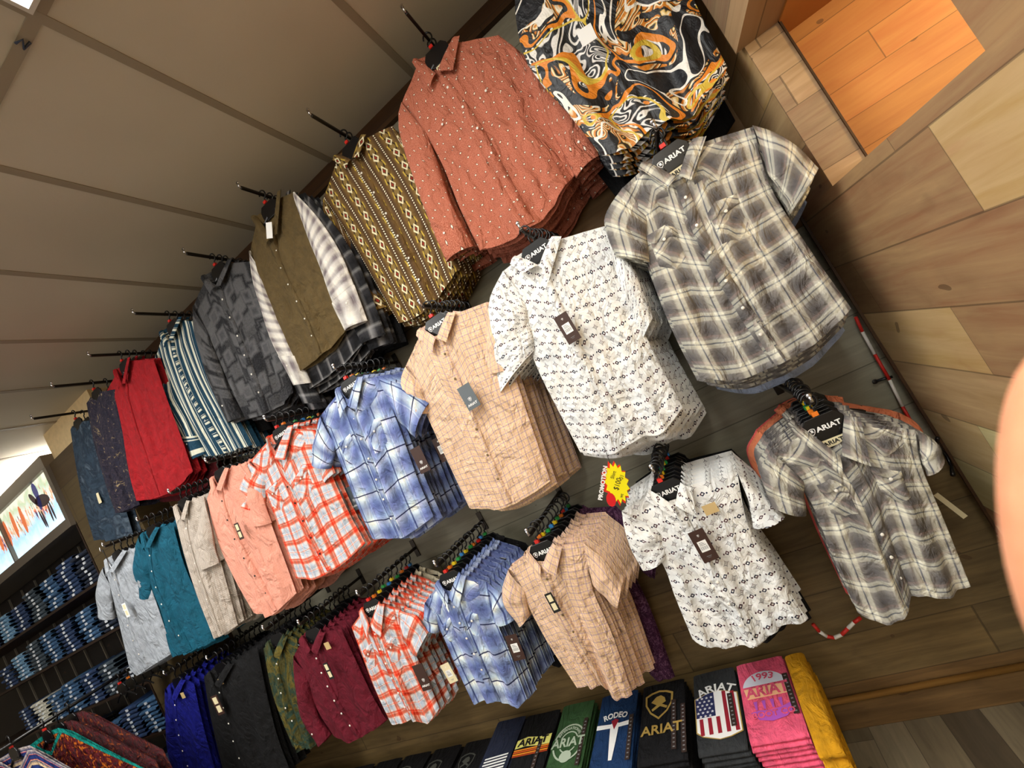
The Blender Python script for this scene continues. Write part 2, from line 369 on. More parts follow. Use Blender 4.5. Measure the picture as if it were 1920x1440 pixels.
# ------------------------------------------------------------------ garments
def pl_eval(pts, t, ts=None):
    if ts is None:
        L = [0.]
        for a, b in zip(pts[:-1], pts[1:]): L.append(L[-1] + (b - a).length)
        ts = [l / L[-1] for l in L]
    if t <= 0: return pts[0].copy()
    for i in range(len(pts) - 1):
        if t <= ts[i + 1] + 1e-9:
            k = (t - ts[i]) / max(1e-9, ts[i + 1] - ts[i])
            return pts[i].lerp(pts[i + 1], k)
    return pts[-1].copy()
def smooth_pl(pts, t, n=None):   # catmull-rom by arc length
    if len(pts) < 3: return pl_eval(pts, t)
    L = [0.]
    for a, b in zip(pts[:-1], pts[1:]): L.append(L[-1] + (b - a).length)
    s = max(0, min(1, t)) * L[-1]; i = 0
    while i < len(pts) - 2 and s > L[i + 1]: i += 1
    k = (s - L[i]) / max(1e-9, L[i + 1] - L[i]); p1, p2 = pts[i], pts[i + 1]
    p0 = pts[i - 1] if i > 0 else p1 * 2 - p2; p3 = pts[i + 2] if i + 2 < len(pts) else p2 * 2 - p1
    return .5 * ((2 * p1) + (p2 - p0) * k + (2 * p0 - 5 * p1 + 4 * p2 - p3) * k * k + (3 * p1 - p0 - 3 * p2 + p3) * k ** 3)
def sstep(x): x = max(0, min(1, x)); return x * x * (3 - 2 * x)
class Garment:
    def __init__(s, sp):
        s.sp = sp; s.Y = sp['Y']; w = lambda p: W(p, s.Y)
        rnd = random.Random(sp.get('seed', len(sp['key']) * 7 + ord(sp['key'][-1]) + ord(sp['key'][0])))
        s.NL, s.NR, s.F = w(sp['N'][0]), w(sp['N'][1]), w(sp['N'][2])
        s.Ls = [w(p) for p in sp['L']]; s.Rs = [w(p) for p in sp['R']]; s.H = [w(p) for p in sp['H']]
        SL, SR = s.Ls[0], s.Rs[0]; ax = (SR - SL); al = ax.length
        fr = lambda p: max(.05, min(.95, (p - SL).dot(ax) / al / al))
        s.T = [SL, s.NL, s.F, s.NR, SR]; s.Tt = [0, fr(s.NL), fr(s.F), fr(s.NR), 1]
        if not (0 < s.Tt[1] < s.Tt[2] < s.Tt[3] < 1): s.Tt = [0, .34, .5, .66, 1]
        s.uF = s.Tt[2]; s.org = (s.NL + s.NR) / 2
        s.wid = max(.3, (s.Rs[min(1, len(s.Rs) - 1)] - s.Ls[min(1, len(s.Ls) - 1)]).length); s.len = ((s.H[0] + s.H[-1]) / 2 - s.org).length
        fa = sp.get('fold', 1.)
        s.fw = [(rnd.uniform(1.6, 2.6), rnd.random() * 6, .0095 * fa), (rnd.uniform(3.5, 5), rnd.random() * 6, .006 * fa), (rnd.uniform(7, 9), rnd.random() * 6, .0026 * fa)]
        s.tilt = sp.get('tilt', 0.)
    def fold(s, u, v):
        r = 0
        for k, ph, a in s.fw: r += a * math.sin(2 * PI * k * (u + .06 * math.sin(2.3 * v + ph)) + ph)
        return r * (.15 + .85 * sstep(v * 1.1)) * math.sin(PI * max(0, min(1, u))) ** .4
    def flat(s, u, v, back=False):
        if back:
            t = s.T[:]; mid = (s.NL + s.NR) / 2 + Vector((0, 0, .012)); t[2] = mid; T = pl_eval(t, u, s.Tt)
        else: T = pl_eval(s.T, u, s.Tt)
        B = smooth_pl(s.H, u); L = smooth_pl(s.Ls, v); R = smooth_pl(s.Rs, v)
        p = T * (1 - v) + B * v + L * (1 - u) + R * u - (s.T[0] * (1 - u) * (1 - v) + s.T[4] * u * (1 - v) + s.H[0] * (1 - u) * v + s.H[-1] * u * v)
        return p
    def S(s, u, v, off=0.):
        p = s.flat(u, v); uu = max(0, min(1, u))
        t = .020 * math.sin(PI * uu) ** .55 * (.25 + .75 * sstep(v * 6))
        p.y = s.Y - t - s.fold(u, v) - off - s.tilt * v * s.len; return p
    def uvc(s, u, v): return (u * s.wid, -v * s.len)
    def body(s):
        mb = MB(); n, m = 33, 37
        P = [[s.S(i / (n - 1), j / (m - 1)) for j in range(m)] for i in range(n)]
        mb.grid(P, n, m, lambda i, j: s.uvc(i / (n - 1), j / (m - 1)), flip=False)
        nb = 17; Q = []
        for i in range(nb):
            row = []
            for j in range(m):
                u, v = i / (nb - 1), j / (m - 1)
                if i in (0, nb - 1): p = s.S(u, v)
                else:
                    p = s.flat(u, v, True); p.y = s.Y + .010 * math.sin(PI * u) - s.fold(u, v) - s.tilt * v * s.len; p.z -= .012 * v * math.sin(PI * u)
                row.append(p)
            Q.append(row)
        mb.grid(Q, nb, m, lambda i, j: s.uvc(i / (nb - 1) + .13, j / (m - 1)), flip=True)
        return mb
    def patch(s, uc, vc, du, dv, off, point=0., rot=False, top=0., n=7):
        # a shaped piece following the front: centre uc,vc in u,v ; du,dv half sizes ; pointed lower edge
        mb = MB(); P = []
        for i in range(n):
            row = []
            for j in range(n):
                a, b = i / (n - 1) * 2 - 1, j / (n - 1)
                vb = dv * 2 * (1 - point * abs(a)) ; vt = top * (1 - abs(a))
                u = uc + a * du; v = vc - dv + vt * 0 + b * vb
                e = off if 0 < i < n - 1 and 0 < j < n - 1 else .0008
                row.append(s.S(u, v, e))
            P.append(row)
        if rot: f = lambda i, j: ((i * du * s.wid / (n - 1) * 2 + j * dv * s.len / (n - 1) * 2) * .7071, (i * du * s.wid / (n - 1) * 2 - j * dv * s.len / (n - 1) * 2) * .7071)
        else: f = lambda i, j: (s.uvc(uc + (i / (n - 1) * 2 - 1) * du, vc - dv + j / (n - 1) * dv * 2)[0] + .02, s.uvc(0, vc + j / (n - 1) * dv * 2)[1] + .013)
        mb.grid(P, n, n, f); return mb
    def sleeve(s, O, I, dy=0., open_=True, n=14, m=15):
        O = [W(p, s.Y) for p in O]; I = [W(p, s.Y) for p in I]; mb = MB(); P = []
        ln = (O[-1] - O[0]).length
        long = ln > .38
        for k in range(n):
            t = k / (n - 1); o, i_ = smooth_pl(O, t), smooth_pl(I, t); c = (o + i_) / 2; h = (o - i_) / 2
            r = min(.024, h.length * .5) * (.35 + .65 * sstep(t * 3)); row = []
            for q in range(m):
                a = 2 * PI * q / (m - 1)
                w_ = 1 + .10 * math.sin(3 * a + 9 * t) * t
                row.append(c + h * math.cos(a) + Vector((0, -1, 0)) * (math.sin(a) * r * w_ + dy * sstep(t * 2) + .005 + s.tilt * 0 + .004 * math.sin(11 * t + 2 * a)))
            P.append(row)
        wd = (O[0] - I[0]).length + (O[-1] - I[-1]).length
        mb.grid(P, n, m, lambda k, q: (q / (m - 1) * wd, -k / (n - 1) * ln), flip=False)
        # turned hem inside the open end
        c = sum(P[-1], Vector()) / m; R2 = [P[-1], [c + (p - c) * .9 for p in P[-1]], [c + (p - c) * .86 + (P[-2][i] - P[-1][i]) * 1.5 for i, p in enumerate(P[-1])]]
        mb.grid(R2, 3, m, lambda k, q: (q / (m - 1) * wd, -ln + k * .004)); return mb, P
    def collar(s, tips=None):
        mb = MB(); Y = s.Y; dn = (s.F - s.org)
        for sg, N in ((-1, s.NL), (1, s.NR)):
            if tips and tips[0 if sg < 0 else 1]: tip = W(tips[0 if sg < 0 else 1], Y)
            else: tip = s.F + Vector((sg * .028, 0, -.030)) + (N - s.F) * .25
            a = N + Vector((-sg * .002, 0, .018)); a.y = Y - .006
            b = s.F + Vector((sg * .003, 0, .004)); b.y = Y - .030
            c = tip + (tip - N) * .12; c.y = Y - .043; d = N + (N - s.F) * .24 + Vector((sg * .010, 0, -.018)); d.y = Y - .020
            n = 7
            for layer, fl in ((0., False), (.003, True)):
                P = []
                for i in range(n):
                    row = []
                    for j in range(n):
                        x, y = i / (n - 1), j / (n - 1)
                        p = (a * (1 - x) + b * x) * (1 - y) + (d * (1 - x) + c * x) * y
                        p = p + Vector((0, -.009 * math.sin(PI * min(1, y * 1.2)) * (1 - .3 * x), .004 * math.sin(PI * x) * (1 - y)))
                        p.y += layer; row.append(p)
                    P.append(row)
                L1, L2 = (b - a).length, (c - b).length
                mb.grid(P, n, n, lambda i, j: (j / (n - 1) * L2 + .01, -i / (n - 1) * L1), flip=(sg < 0) != fl)
        P = []; n = 11
        for i in range(n):
            t = i / (n - 1); p = s.NL.lerp(s.NR, t); yy = Y - .004 + .022 * math.sin(PI * t)
            P.append([Vector((p.x, yy, p.z + .014 + .010 * math.sin(PI * t))), Vector((p.x, yy, p.z - .02)), Vector((p.x, yy - .002, p.z - .03 - .03 * math.sin(PI * t)))])
        mb.grid(P, n, 3, lambda i, j: (i * .014, -j * .03)); return mb
def hanger_meshes():
    pb = MB()
    pl = [(-.058, -.030), (-.058, .004), (-.040, .026), (.040, .026), (.058, .004), (.058, -.030), (.036, -.048), (-.036, -.048)]
    pb.prism(pl, -.004, .004)
    for sg in (-1, 1):
        pb.tube([(sg * .03, 0, -.032), (sg * .07, .001, -.046), (sg * .105, .002, -.062), (sg * .135, .002, -.082)], [.008, .0065, .0055, .005], 6)
    hb = MB(); pts = [(0, 0, .024), (0, 0, .052)]
    for k in range(13):
        a = -PI / 2 + PI * 1.45 * k / 12; pts.append((.020 * math.cos(a) * 1., 0, .075 + .022 * math.sin(a)))
    hb.tube(pts[:1] + [(0, 0, .045)] + pts[2:], .0036, 6)
    cb = MB(); cb.box((-.013, -.0065, .028), (.004, .0065, .041))
    return pb, hb, cb
HP, HH, HC = hanger_meshes()
HANG = None
CLIPM = [RD, OR, YL, GN, BL, YL, GN, OR, RD, BL, GN, YL]
def make_hanger(first, loc, label, group, clip, logo=False, hookmat=None):
    global HANG
    if HANG is None:
        t = thing('clothes_hanger', label, 'hanger', loc, group)
        b = HP.build('hanger_body', PL, t, bevel=.0015); h = HH.build('hook', PL, t, smooth=True); c = HC.build('size_clip', CLIPM[0], t, label='coloured size clip')
        kids[t.name] = [b, h, c]; HANG = t
    else:
        t = HANG.copy(); C.objects.link(t); t.location = loc; tag(t, label, 'hanger', group)
        ks = []
        for ch in kids[HANG.name]:
            if 'size_clip' in ch.name and clip is None: continue
            d = ch.copy(); C.objects.link(d); d.parent = t; ks.append(d)
            if 'size_clip' in ch.name:
                d.material_slots[0].link = 'OBJECT'; d.material_slots[0].material = CLIPM[clip % len(CLIPM)]
        kids[t.name] = ks
    if logo:
        ll = 'white printed word and shield'
        o = text('logo_print', 'ARIAT', .021, WH, t, (.010, -.0050, -.012), (PI / 2, 0, 0), bold=.0006, sx=1.15, label=ll)
        mb = MB(); shield(mb, (-.036, -.0042, -.012), .019); mb.build('shield_print', WH, t)
    return t
def buttons(g, vs, mat, part='button', r=.0052, par=None, du=0.):
    for v in vs:
        u = g.uF + (.5 - g.uF) * v + du; mb = MB(); mb.disc(g.S(u, v, .0065), r)
        mb.build(part, mat, par, off=g.org, smooth=True)
def placket(g, par, mat, v0=.0, v1=.985, w=.032, name='placket', off=.004):
    mb = MB(); m = 30; P = []
    hw = w / g.wid / 2 * 1.0
    for i in range(4):
        row = []
        for j in range(m):
            v = v0 + (v1 - v0) * j / (m - 1); u = g.uF + (.5 - g.uF) * v + hw * (-1, -.96, .96, 1)[i]
            row.append(g.S(u, v, .0006 if i in (0, 3) else off))
        P.append(row)
    mb.grid(P, 4, m, lambda i, j: ((-1, -.9, .9, 1)[i] * w / 2 + .011, -(v0 + (v1 - v0) * j / (m - 1)) * g.len - .02))
    return mb.build(name, mat, par, off=g.org, smooth=True)
def card(par, c, org, w, h, roll, mat, kind, name='swing_tag', label=None, yaw=.1):
    # hanging card with its print; c world centre
    t = bpy.data.objects.new(name, None); C.objects.link(t); t.parent = par; t.location = c - org; t.rotation_euler = (0, roll, yaw)
    if label: t['label'] = label
    mb = MB(); mb.box((-w / 2, -.001, -h / 2), (w / 2, .001, h / 2)); mb.build('card', mat, t)
    if kind == 'barcode':
        mb = MB(); mb.box((-w * .28, -.0017, -h * .18), (w * .28, -.0009, h * .16)); mb.build('price_sticker', WH, t)
        mb = MB()
        for k in range(11): mb.box((-w * .22 + k * w * .042, -.0021, -h * .12), (-w * .22 + k * w * .042 + w * (.012 + .012 * (k % 3 == 0)), -.0016, -h * .01))
        for k in range(3): mb.box((-w * .2, -.0021, h * (.02 + .04 * k)), (w * (.2 - .07 * k), -.0016, h * (.035 + .04 * k)))
        mb.build('barcode', BRC, t); mb = MB(); shield(mb, (0, -.0012, h * .33), w * .14); mb.build('shield_print', WH, t)
        mb = MB(); mb.box((-w * .16, -.0015, -h * .34), (w * .16, -.001, -h * .325)); mb.box((-w * .1, -.0015, -h * .38), (w * .1, -.001, -h * .37)); mb.build('small_print', BRC, t)
    elif kind == 'logo':
        mb = MB(); shield(mb, (0, -.0012, -h * .10), w * .26); mb.build('shield_print', WH, t)
        text('logo_print', 'ARIAT', w * .23, WH, t, (0, -.0014, -h * .32), (PI / 2, 0, 0), bold=.0003, sx=1.2)
    elif kind == 'two':
        for z in (.24, -.2):
            mb = MB(); mb.box((-w * .3, -.0017, h * (z - .17)), (w * .3, -.0009, h * (z + .17))); mb.build('price_sticker', CRD, t)
    mb = MB(); mb.tube([(0, 0, h / 2 - .004), (.002, .006, h / 2 + .02), (.0, .016, h / 2 + .035)], .0007, 4); mb.build('string', BK, t)
    return t

def garment(sp):
    g = Garment(sp); mat = MAT[sp['mat']]; matr = MAT.get(sp.get('matr', ''), mat)
    d, w_, sd = sp['desc'], sp['where'], sp['short']
    if sp.get('front', True):
        root = thing(sp.get('name', 'hanging_shirt'), f"{d}, front of its stack {w_}", sp.get('cat', 'shirt'), g.org, sp['group'])
    parts = []
    b = g.body().build('shirt_body', mat, root, off=g.org, smooth=True); parts.append(b)
    for key, dy in (('SLV_L', sp.get('dyL', .0)), ('SLV_R', sp.get('dyR', .0))):
        if key in sp:
            mb, P = g.sleeve(*sp[key], dy=dy); o = mb.build('sleeve', MAT[sp.get('smat', sp['mat'])], root, off=g.org, smooth=True); parts.append(o)
            if sp.get('long'):
                cf = MB(); R = P[-4:]; m = len(R[0]); c = [sum(r, Vector()) / m for r in R]
                Q = [[c[i] + (p - c[i]) * 1.06 + Vector((0, -.001, 0)) for p in r] for i, r in enumerate(R)]
                cf.grid(Q, len(Q), m, lambda i, j: (i * .02 + .01, j * .02)); cuff = cf.build('cuff', MAT[sp.get('smat', sp['mat'])], root, off=g.org, smooth=True)
                bt = MB(); bt.disc(Q[1][3] + Vector((0, -.003, 0)), .005); bt.build('button', PEARL, root, off=g.org)
    if sp.get('collar', True):
        o = g.collar(sp.get('tips')).build('collar', matr if sp.get('cr') else mat, root, off=g.org, smooth=True); parts.append(o)
    kids[root.name] = parts
    style = sp.get('style', '')
    if sp.get('placket', True):
        placket(g, root, matr if style == 'stripe' else mat)
        buttons(g, sp.get('bv', [.10, .25, .40, .55, .70, .84]), {'b': BRB, 'k': BK}.get(sp.get('bm', 'p'), PEARL), 'snap' if 'west' in style else 'button', sp.get('br', .0052), root)
    if 'west' in style:
        for sg in (-1, 1):
            uc = g.uF + sg * .235; vc = .30
            g.patch(uc, vc + .075, .105, .085, .0035, point=.22, rot=True).build('pocket', matr, root, off=g.org, smooth=True)
            g.patch(uc, vc, .115, .034, .009, point=.35, rot=True).build('pocket_flap', matr, root, off=g.org, smooth=True)
            mb = MB(); mb.disc(g.S(uc, vc + .022, .011), .005); mb.build('snap', PEARL, root, off=g.org)
            g.patch(g.uF + sg * .27, .105, .17, .085, .004, point=.45, rot=True, n=9).build('yoke', matr, root, off=g.org, smooth=True)
    elif 'pocket' in style:
        g.patch(g.uF + .22, .27, .10, .085, .0035, point=.12).build('pocket', mat, root, off=g.org, smooth=True)
    if 'pockets' in style:
        for sg in (-1, 1): g.patch(g.uF + sg * .22, .66, .12, .10, .006, point=.12).build('pocket', mat, root, off=g.org, smooth=True)
    if sp.get('nlabel'):
        c = g.org + Vector((.0, 0, -.055)); t = MB(); t.box((c.x - .030, g.Y - .001, c.z - .012), (c.x + .030, g.Y + .001, c.z + .012)); nl = t.build('neck_label', CRD, root, off=g.org, label='cream woven neck label')
        text('logo_print', 'ARIAT', .017, BK, root, (c.x - g.org.x, g.Y - .0018 - g.org.y, c.z - g.org.z), (PI / 2, 0, 0), bold=.0004, sx=1.15)
    for cd in sp.get('cards', []):
        px, wd, hh, rl, mt, kd = cd[:6]; yy = g.Y - cd[6] if len(cd) > 6 else g.Y - .055
        card(root, W(px, yy), g.org, wd, hh, rl, mt, kd)
    for st in sp.get('stickers', []):
        px, wd, hh, mt = st; c = W(px, g.Y - .032); mb = MB(); mb.box((c.x - wd / 2, c.y - .0006, c.z - hh / 2), (c.x + wd / 2, c.y + .0006, c.z + hh / 2)); mb.build('paper_sticker', mt, root, off=g.org)
    # hanger: its own thing
    n = sp.get('n', 8); dy = sp.get('dy', .034)
    hz = sp.get('hz', .006)
    hg = sp['group'].replace('shirts', 'hangers').replace('jackets', 'hangers') + ' holding them'
    hl = f"black hanger with {sd}, front of the stack {w_}"
    make_hanger(True, g.org + Vector((0, .002, hz)), hl, hg, sp.get('clip', 0), logo=sp.get('logo', True))
    if not (sp.get('clips') or sp.get('clip') or sp.get('row') == 1 or sp['key'] == 'm3') and HANG is not None:
        for q in [q for q in C.objects if q.parent and q.parent.get('label') == hl and 'size_clip' in q.name and q.parent is not HANG]: bpy.data.objects.remove(q)
    alt = sp.get('alt', {})
    rnd = random.Random(sp['key'])
    for k in range(1, n):
        off = Vector((rnd.uniform(-.006, .006) + sp.get('drift', 0) * k, dy * k + rnd.uniform(-.002, .002), rnd.uniform(-.006, .006)))
        am = alt.get(k) or alt.get(k - n)
        c = root.copy(); C.objects.link(c); c.location = g.org + off
        c.rotation_euler = (0, rnd.uniform(-.020, .020), rnd.uniform(-.035, .035)); sc = 1.
        if am: sc = am[2] if len(am) > 2 else 1.04
        c.scale = (sc * rnd.uniform(.98, 1.01), 1, (am[3] if am and len(am) > 3 else sc) * rnd.uniform(.99, 1.035) * (1 + sp.get('grow', 0) * k))
        nm = am[1] if am else sd
        tag(c, f"{nm}, {ORD[k]} from front behind the {sd} {w_}" if am else f"{nm}, {ORD[k]} from the front of the stack {w_}", 'shirt', sp['group'])
        for ch in parts:
            e = ch.copy(); C.objects.link(e); e.parent = c
            if am:
                e.material_slots[0].link = 'OBJECT'; e.material_slots[0].material = MAT[am[0]]
        make_hanger(False, g.org + off + Vector((0, .002, hz)), f"hanger with {nm}, {ORD[k]} behind the {sd} {w_}" if am else f"black hanger with {nm}, {ORD[k]} from front {w_}", hg, k if sp.get('clips') else None)
    # face-out arm
    rz = g.org.z + hz + .077; x = g.org.x; y0 = sp.get('tip', g.Y - .035)
    a = thing('display_rack', f"{'chrome tipped' if sp.get('row') != 1 else 'dark'} metal bar rack carrying the {sd} stack {w_}", 'display rack', (x, D, rz), 'bar racks on the plank wall')
    mb = MB(); mb.box((-.006, y0 - D, -.0075), (.006, -.004, .0075)); mb.build('bar', GM, a, bevel=.002)
    mb = MB(); mb.tube([(0, y0 - D + .002, 0), (0, y0 - D - .006, .006), (0, y0 - D - .008, .022)], .005, 8); mb.disc((0, y0 - D - .004, .024), .008, 10, .006); mb.build('end_stop', CH, a, smooth=True)
    mb = MB(); mb.box((-.014, -.007, -.05), (.014, -.0015, .05)); mb.build('wall_bracket', GM, a, bevel=.001)
    return g
# ------------------------------------------------------------------ the stacks of shirts, measured in the picture frame at their own distance
P = D - .42
SP = []
def S_(**k): SP.append(k)
MR, LR, TR = 'in the middle row', 'in the lower row', 'in the top row'
# --- middle row
S_(key='m1', grow=0.011, drift=0.002, mat='grey', matr='greyr', style='west', desc='grey and cream plaid western shirt', short='grey cream plaid shirt', where=MR, group='grey plaid shirts of the middle row', Y=P - .04,
   N=[(1212, 312), (1304, 272), (1272, 340)], L=[(1168, 352), (1215, 492), (1262, 610), (1312, 708)], R=[(1412, 238), (1446, 352), (1520, 470), (1596, 578)], H=[(1312, 708), (1380, 712), (1440, 690), (1530, 640), (1596, 578)],
   SLV_L=([(1168, 352), (1136, 402), (1140, 436), (1156, 480)], [(1214, 400), (1214, 440), (1216, 470), (1218, 492)]), SLV_R=([(1410, 236), (1470, 262), (1532, 318)], [(1440, 330), (1462, 362), (1484, 396)]),
   tips=[(1248, 354), (1296, 338)], nlabel=True, n=9, dy=.036, dyR=.012, clip=1, alt={-1: ('sky', 'pale blue shirt', 1.02, 1.04), -2: ('sky', 'pale blue shirt', 1.0, 1.02)}, fold=1.1)
S_(key='m2', grow=0.014, drift=0.006, mat='diamond', style='pocket', desc='white shirt with small dark diamonds', short='white diamond print shirt', where=MR, group='white diamond print shirts of the middle row', Y=P,
   N=[(970, 488), (1040, 452), (1016, 500)], L=[(944, 508), (1000, 672), (1046, 768), (1088, 848)], R=[(1134, 424), (1160, 500), (1216, 640), (1280, 764)], H=[(1088, 848), (1140, 850), (1180, 832), (1204, 818), (1240, 810), (1280, 764)],
   SLV_L=([(944, 508), (917, 572), (926, 650), (938, 738)], [(985, 560), (996, 610), (1004, 655)]), SLV_R=([(1134, 426), (1186, 500), (1226, 592)], [(1164, 540), (1184, 590), (1206, 634)]),
   tips=[(985, 512), (1035, 522)], n=9, dy=.036, clip=0, cards=[((1064, 615), .050, .108, -.02, BRN, 'barcode')], fold=1.)
S_(key='m3', grow=0.008, drift=0.004, mat='peach', desc='peach checked shirt with blue lines', short='peach checked shirt', where=MR, group='peach checked shirts of the middle row', Y=P + .01,
   N=[(792, 622), (846, 592), (826, 634)], L=[(760, 688), (792, 760), (836, 858), (880, 952)], R=[(914, 566), (950, 660), (990, 780), (1032, 902)], H=[(880, 952), (930, 952), (962, 944), (992, 928), (1032, 902)],
   SLV_R=([(914, 568), (952, 630), (968, 690)], [(914, 640), (914, 676), (918, 702)]), SLV_L=([(762, 686), (752, 720), (764, 770)], [(790, 720), (800, 745), (806, 775)]),
   tips=[(818, 656), (846, 636)], n=9, dy=.036, cards=[((879, 744), .056, .10, -.02, GRY, 'logo')], bm='b', fold=.8)
S_(key='m4', grow=0.006, drift=0.003, clips=1, mat='blue', matr='blue', style='west', desc='blue and white plaid western shirt', short='blue plaid shirt', where=MR, group='blue plaid shirts of the middle row', Y=P,
   N=[(638, 732), (676, 712), (660, 760)], L=[(603, 778), (640, 872), (670, 948), (697, 1008)], R=[(712, 706), (748, 800), (784, 900), (813, 968)], H=[(697, 1008), (750, 1006), (780, 992), (813, 968)],
   SLV_L=([(603, 778), (592, 820), (586, 870)], [(630, 835), (628, 858), (622, 878)]), SLV_R=([(712, 706), (760, 724), (804, 756)], [(748, 788), (764, 804), (780, 822)]),
   tips=[(649, 776), (680, 759)], nlabel=True, n=9, dy=.036, cards=[((788, 862), .052, .115, .04, BRN, 'logo', .0), ((828, 842), .052, .11, .04, BRN, 'barcode', -.07)], fold=1.)
S_(key='m5', grow=0.006, drift=0.004, clips=1, mat='coral', matr='coral', style='west', desc='white and orange plaid western shirt', short='orange plaid shirt', where=MR, group='orange plaid shirts of the middle row', Y=P + .01,
   N=[(508, 822), (545, 804), (523, 858)], L=[(470, 864), (508, 950), (530, 1012), (555, 1084)], R=[(592, 806), (618, 880), (652, 956), (685, 1018)], H=[(555, 1084), (600, 1080), (650, 1052), (685, 1018)],
   SLV_L=([(470, 864), (454, 900), (441, 942)], [(500, 890), (500, 925), (500, 958)]), SLV_R=([(592, 806), (614, 842), (630, 886)], [(602, 860), (606, 884), (612, 906)]),
   tips=[(520, 864), (547, 852)], nlabel=True, n=9, dy=.036, bm='k', cards=[((640, 946), .056, .12, .12, BRN, 'logo', .0), ((662, 934), .056, .12, .05, GRY, 'logo', -.05)], fold=.8)
S_(key='m6', grow=0.004, drift=0.004, mat='salmon', desc='plain salmon pink shirt', short='salmon pink shirt', where=MR, group='salmon pink shirts of the middle row', Y=P, logo=False,
   N=[(402, 898), (428, 880), (416, 914)], L=[(388, 936), (406, 1010), (440, 1086), (475, 1148)], R=[(462, 866), (496, 950), (530, 1040), (556, 1112)], H=[(475, 1148), (512, 1150), (534, 1134), (556, 1112)],
   SLV_R=([(464, 868), (494, 930), (510, 980)], [(468, 930), (470, 956), (474, 984)]), n=10, dy=.034, bm='k', cards=[((448, 996), .03, .09, .1, BRN, 'two')], fold=1.1)
S_(key='m7', mat='taupe', desc='taupe fine checked shirt', short='taupe checked shirt', where=MR, group='taupe checked shirts of the middle row', Y=P, logo=False,
   N=[(334, 950), (356, 940), (350, 968)], L=[(325, 956), (346, 1042), (372, 1120), (402, 1196)], R=[(384, 928), (400, 1000), (424, 1090), (446, 1172)], H=[(402, 1196), (424, 1186), (446, 1172)],
   SLV_R=([(384, 930), (404, 990), (418, 1052)], [(370, 1000), (376, 1030), (384, 1064)]), n=11, dy=.032, fold=1.3, dyR=.02)
S_(key='m8', mat='teal', desc='plain teal shirt with white snaps', short='teal shirt', where=MR, group='teal shirts of the middle row', Y=P, logo=False,
   N=[(272, 1002), (298, 990), (284, 1020)], L=[(262, 1004), (270, 1080), (296, 1150), (326, 1230)], R=[(324, 982), (346, 1060), (376, 1130), (405, 1200)], H=[(326, 1230), (368, 1216), (405, 1200)],
   SLV_L=([(262, 1004), (252, 1050), (264, 1116)], [(284, 1050), (286, 1085), (290, 1120)]), n=8, dy=.036, fold=1.6)
S_(key='m9', mat='silver', style='pocket', desc='plain light grey shirt', short='light grey shirt', where=MR, group='light grey shirts of the middle row', Y=P - .01, logo=False, cards=[((236, 1144), .034, .09, .05, WH, 'two')],
   N=[(204, 1050), (236, 1034), (216, 1066)], L=[(196, 1062), (214, 1130), (228, 1190), (242, 1250)], R=[(262, 1024), (276, 1080), (300, 1150), (324, 1224)], H=[(242, 1250), (258, 1264), (292, 1244), (324, 1224)],
   SLV_L=([(196, 1062), (185, 1092), (186, 1152)], [(210, 1100), (212, 1130), (216, 1160)]), n=9, dy=.034, fold=.9)
# --- lower row
S_(key='l1', grow=0.008, drift=0.003, clips=1, mat='grey', matr='greyr', style='west', desc='grey and cream plaid western shirt', short='grey cream plaid shirt', where=LR, group='grey plaid shirts of the lower row', Y=P - .04,
   N=[(1500, 806), (1590, 788), (1572, 852)], L=[(1446, 846), (1514, 930), (1560, 1040), (1608, 1148)], R=[(1716, 806), (1728, 874), (1772, 980), (1820, 1100)], H=[(1608, 1148), (1640, 1164), (1680, 1154), (1716, 1112), (1760, 1114), (1820, 1100)],
   SLV_L=([(1446, 846), (1426, 880), (1434, 916), (1446, 950)], [(1506, 900), (1508, 935), (1512, 966)]), SLV_R=([(1716, 806), (1752, 826), (1770, 860)], [(1724, 850), (1730, 872), (1738, 892)]),
   tips=[(1563, 878), (1618, 858)], nlabel=True, n=11, dy=.031, clip=1, bm='p', alt={-1: ('pink', 'rose shirt', 1.16), -2: ('orange', 'dusty orange shirt', 1.14), -3: ('orange', 'dusty orange shirt', 1.12)}, fold=1.3)
S_(key='l2', grow=0.01, drift=0.002, clips=1, mat='diamond', style='pocket', desc='white shirt with small dark diamonds', short='white diamond print shirt', where=LR, group='white diamond print shirts of the lower row', Y=P - .01,
   N=[(1220, 926), (1282, 912), (1266, 944)], L=[(1166, 958), (1238, 1050), (1266, 1120), (1298, 1198)], R=[(1382, 884), (1404, 988), (1462, 1080), (1514, 1162)], H=[(1298, 1198), (1350, 1212), (1410, 1200), (1456, 1176), (1514, 1162)],
   SLV_L=([(1166, 958), (1176, 1010), (1204, 1068)], [(1240, 990), (1246, 1020), (1250, 1044)]), SLV_R=([(1382, 884), (1430, 926), (1472, 968)], [(1404, 940), (1408, 965), (1412, 990)]),
   tips=[(1267, 962), (1303, 955)], n=10, dy=.033, clip=0, cards=[((1319, 1023), .052, .110, .0, BRN, 'barcode')], stickers=[((1332, 954), .045, .034, KR)], fold=1.3, alt={-1: ('black', 'black shirt', .98, 1.2), -2: ('black', 'black shirt', .98, 1.18)})
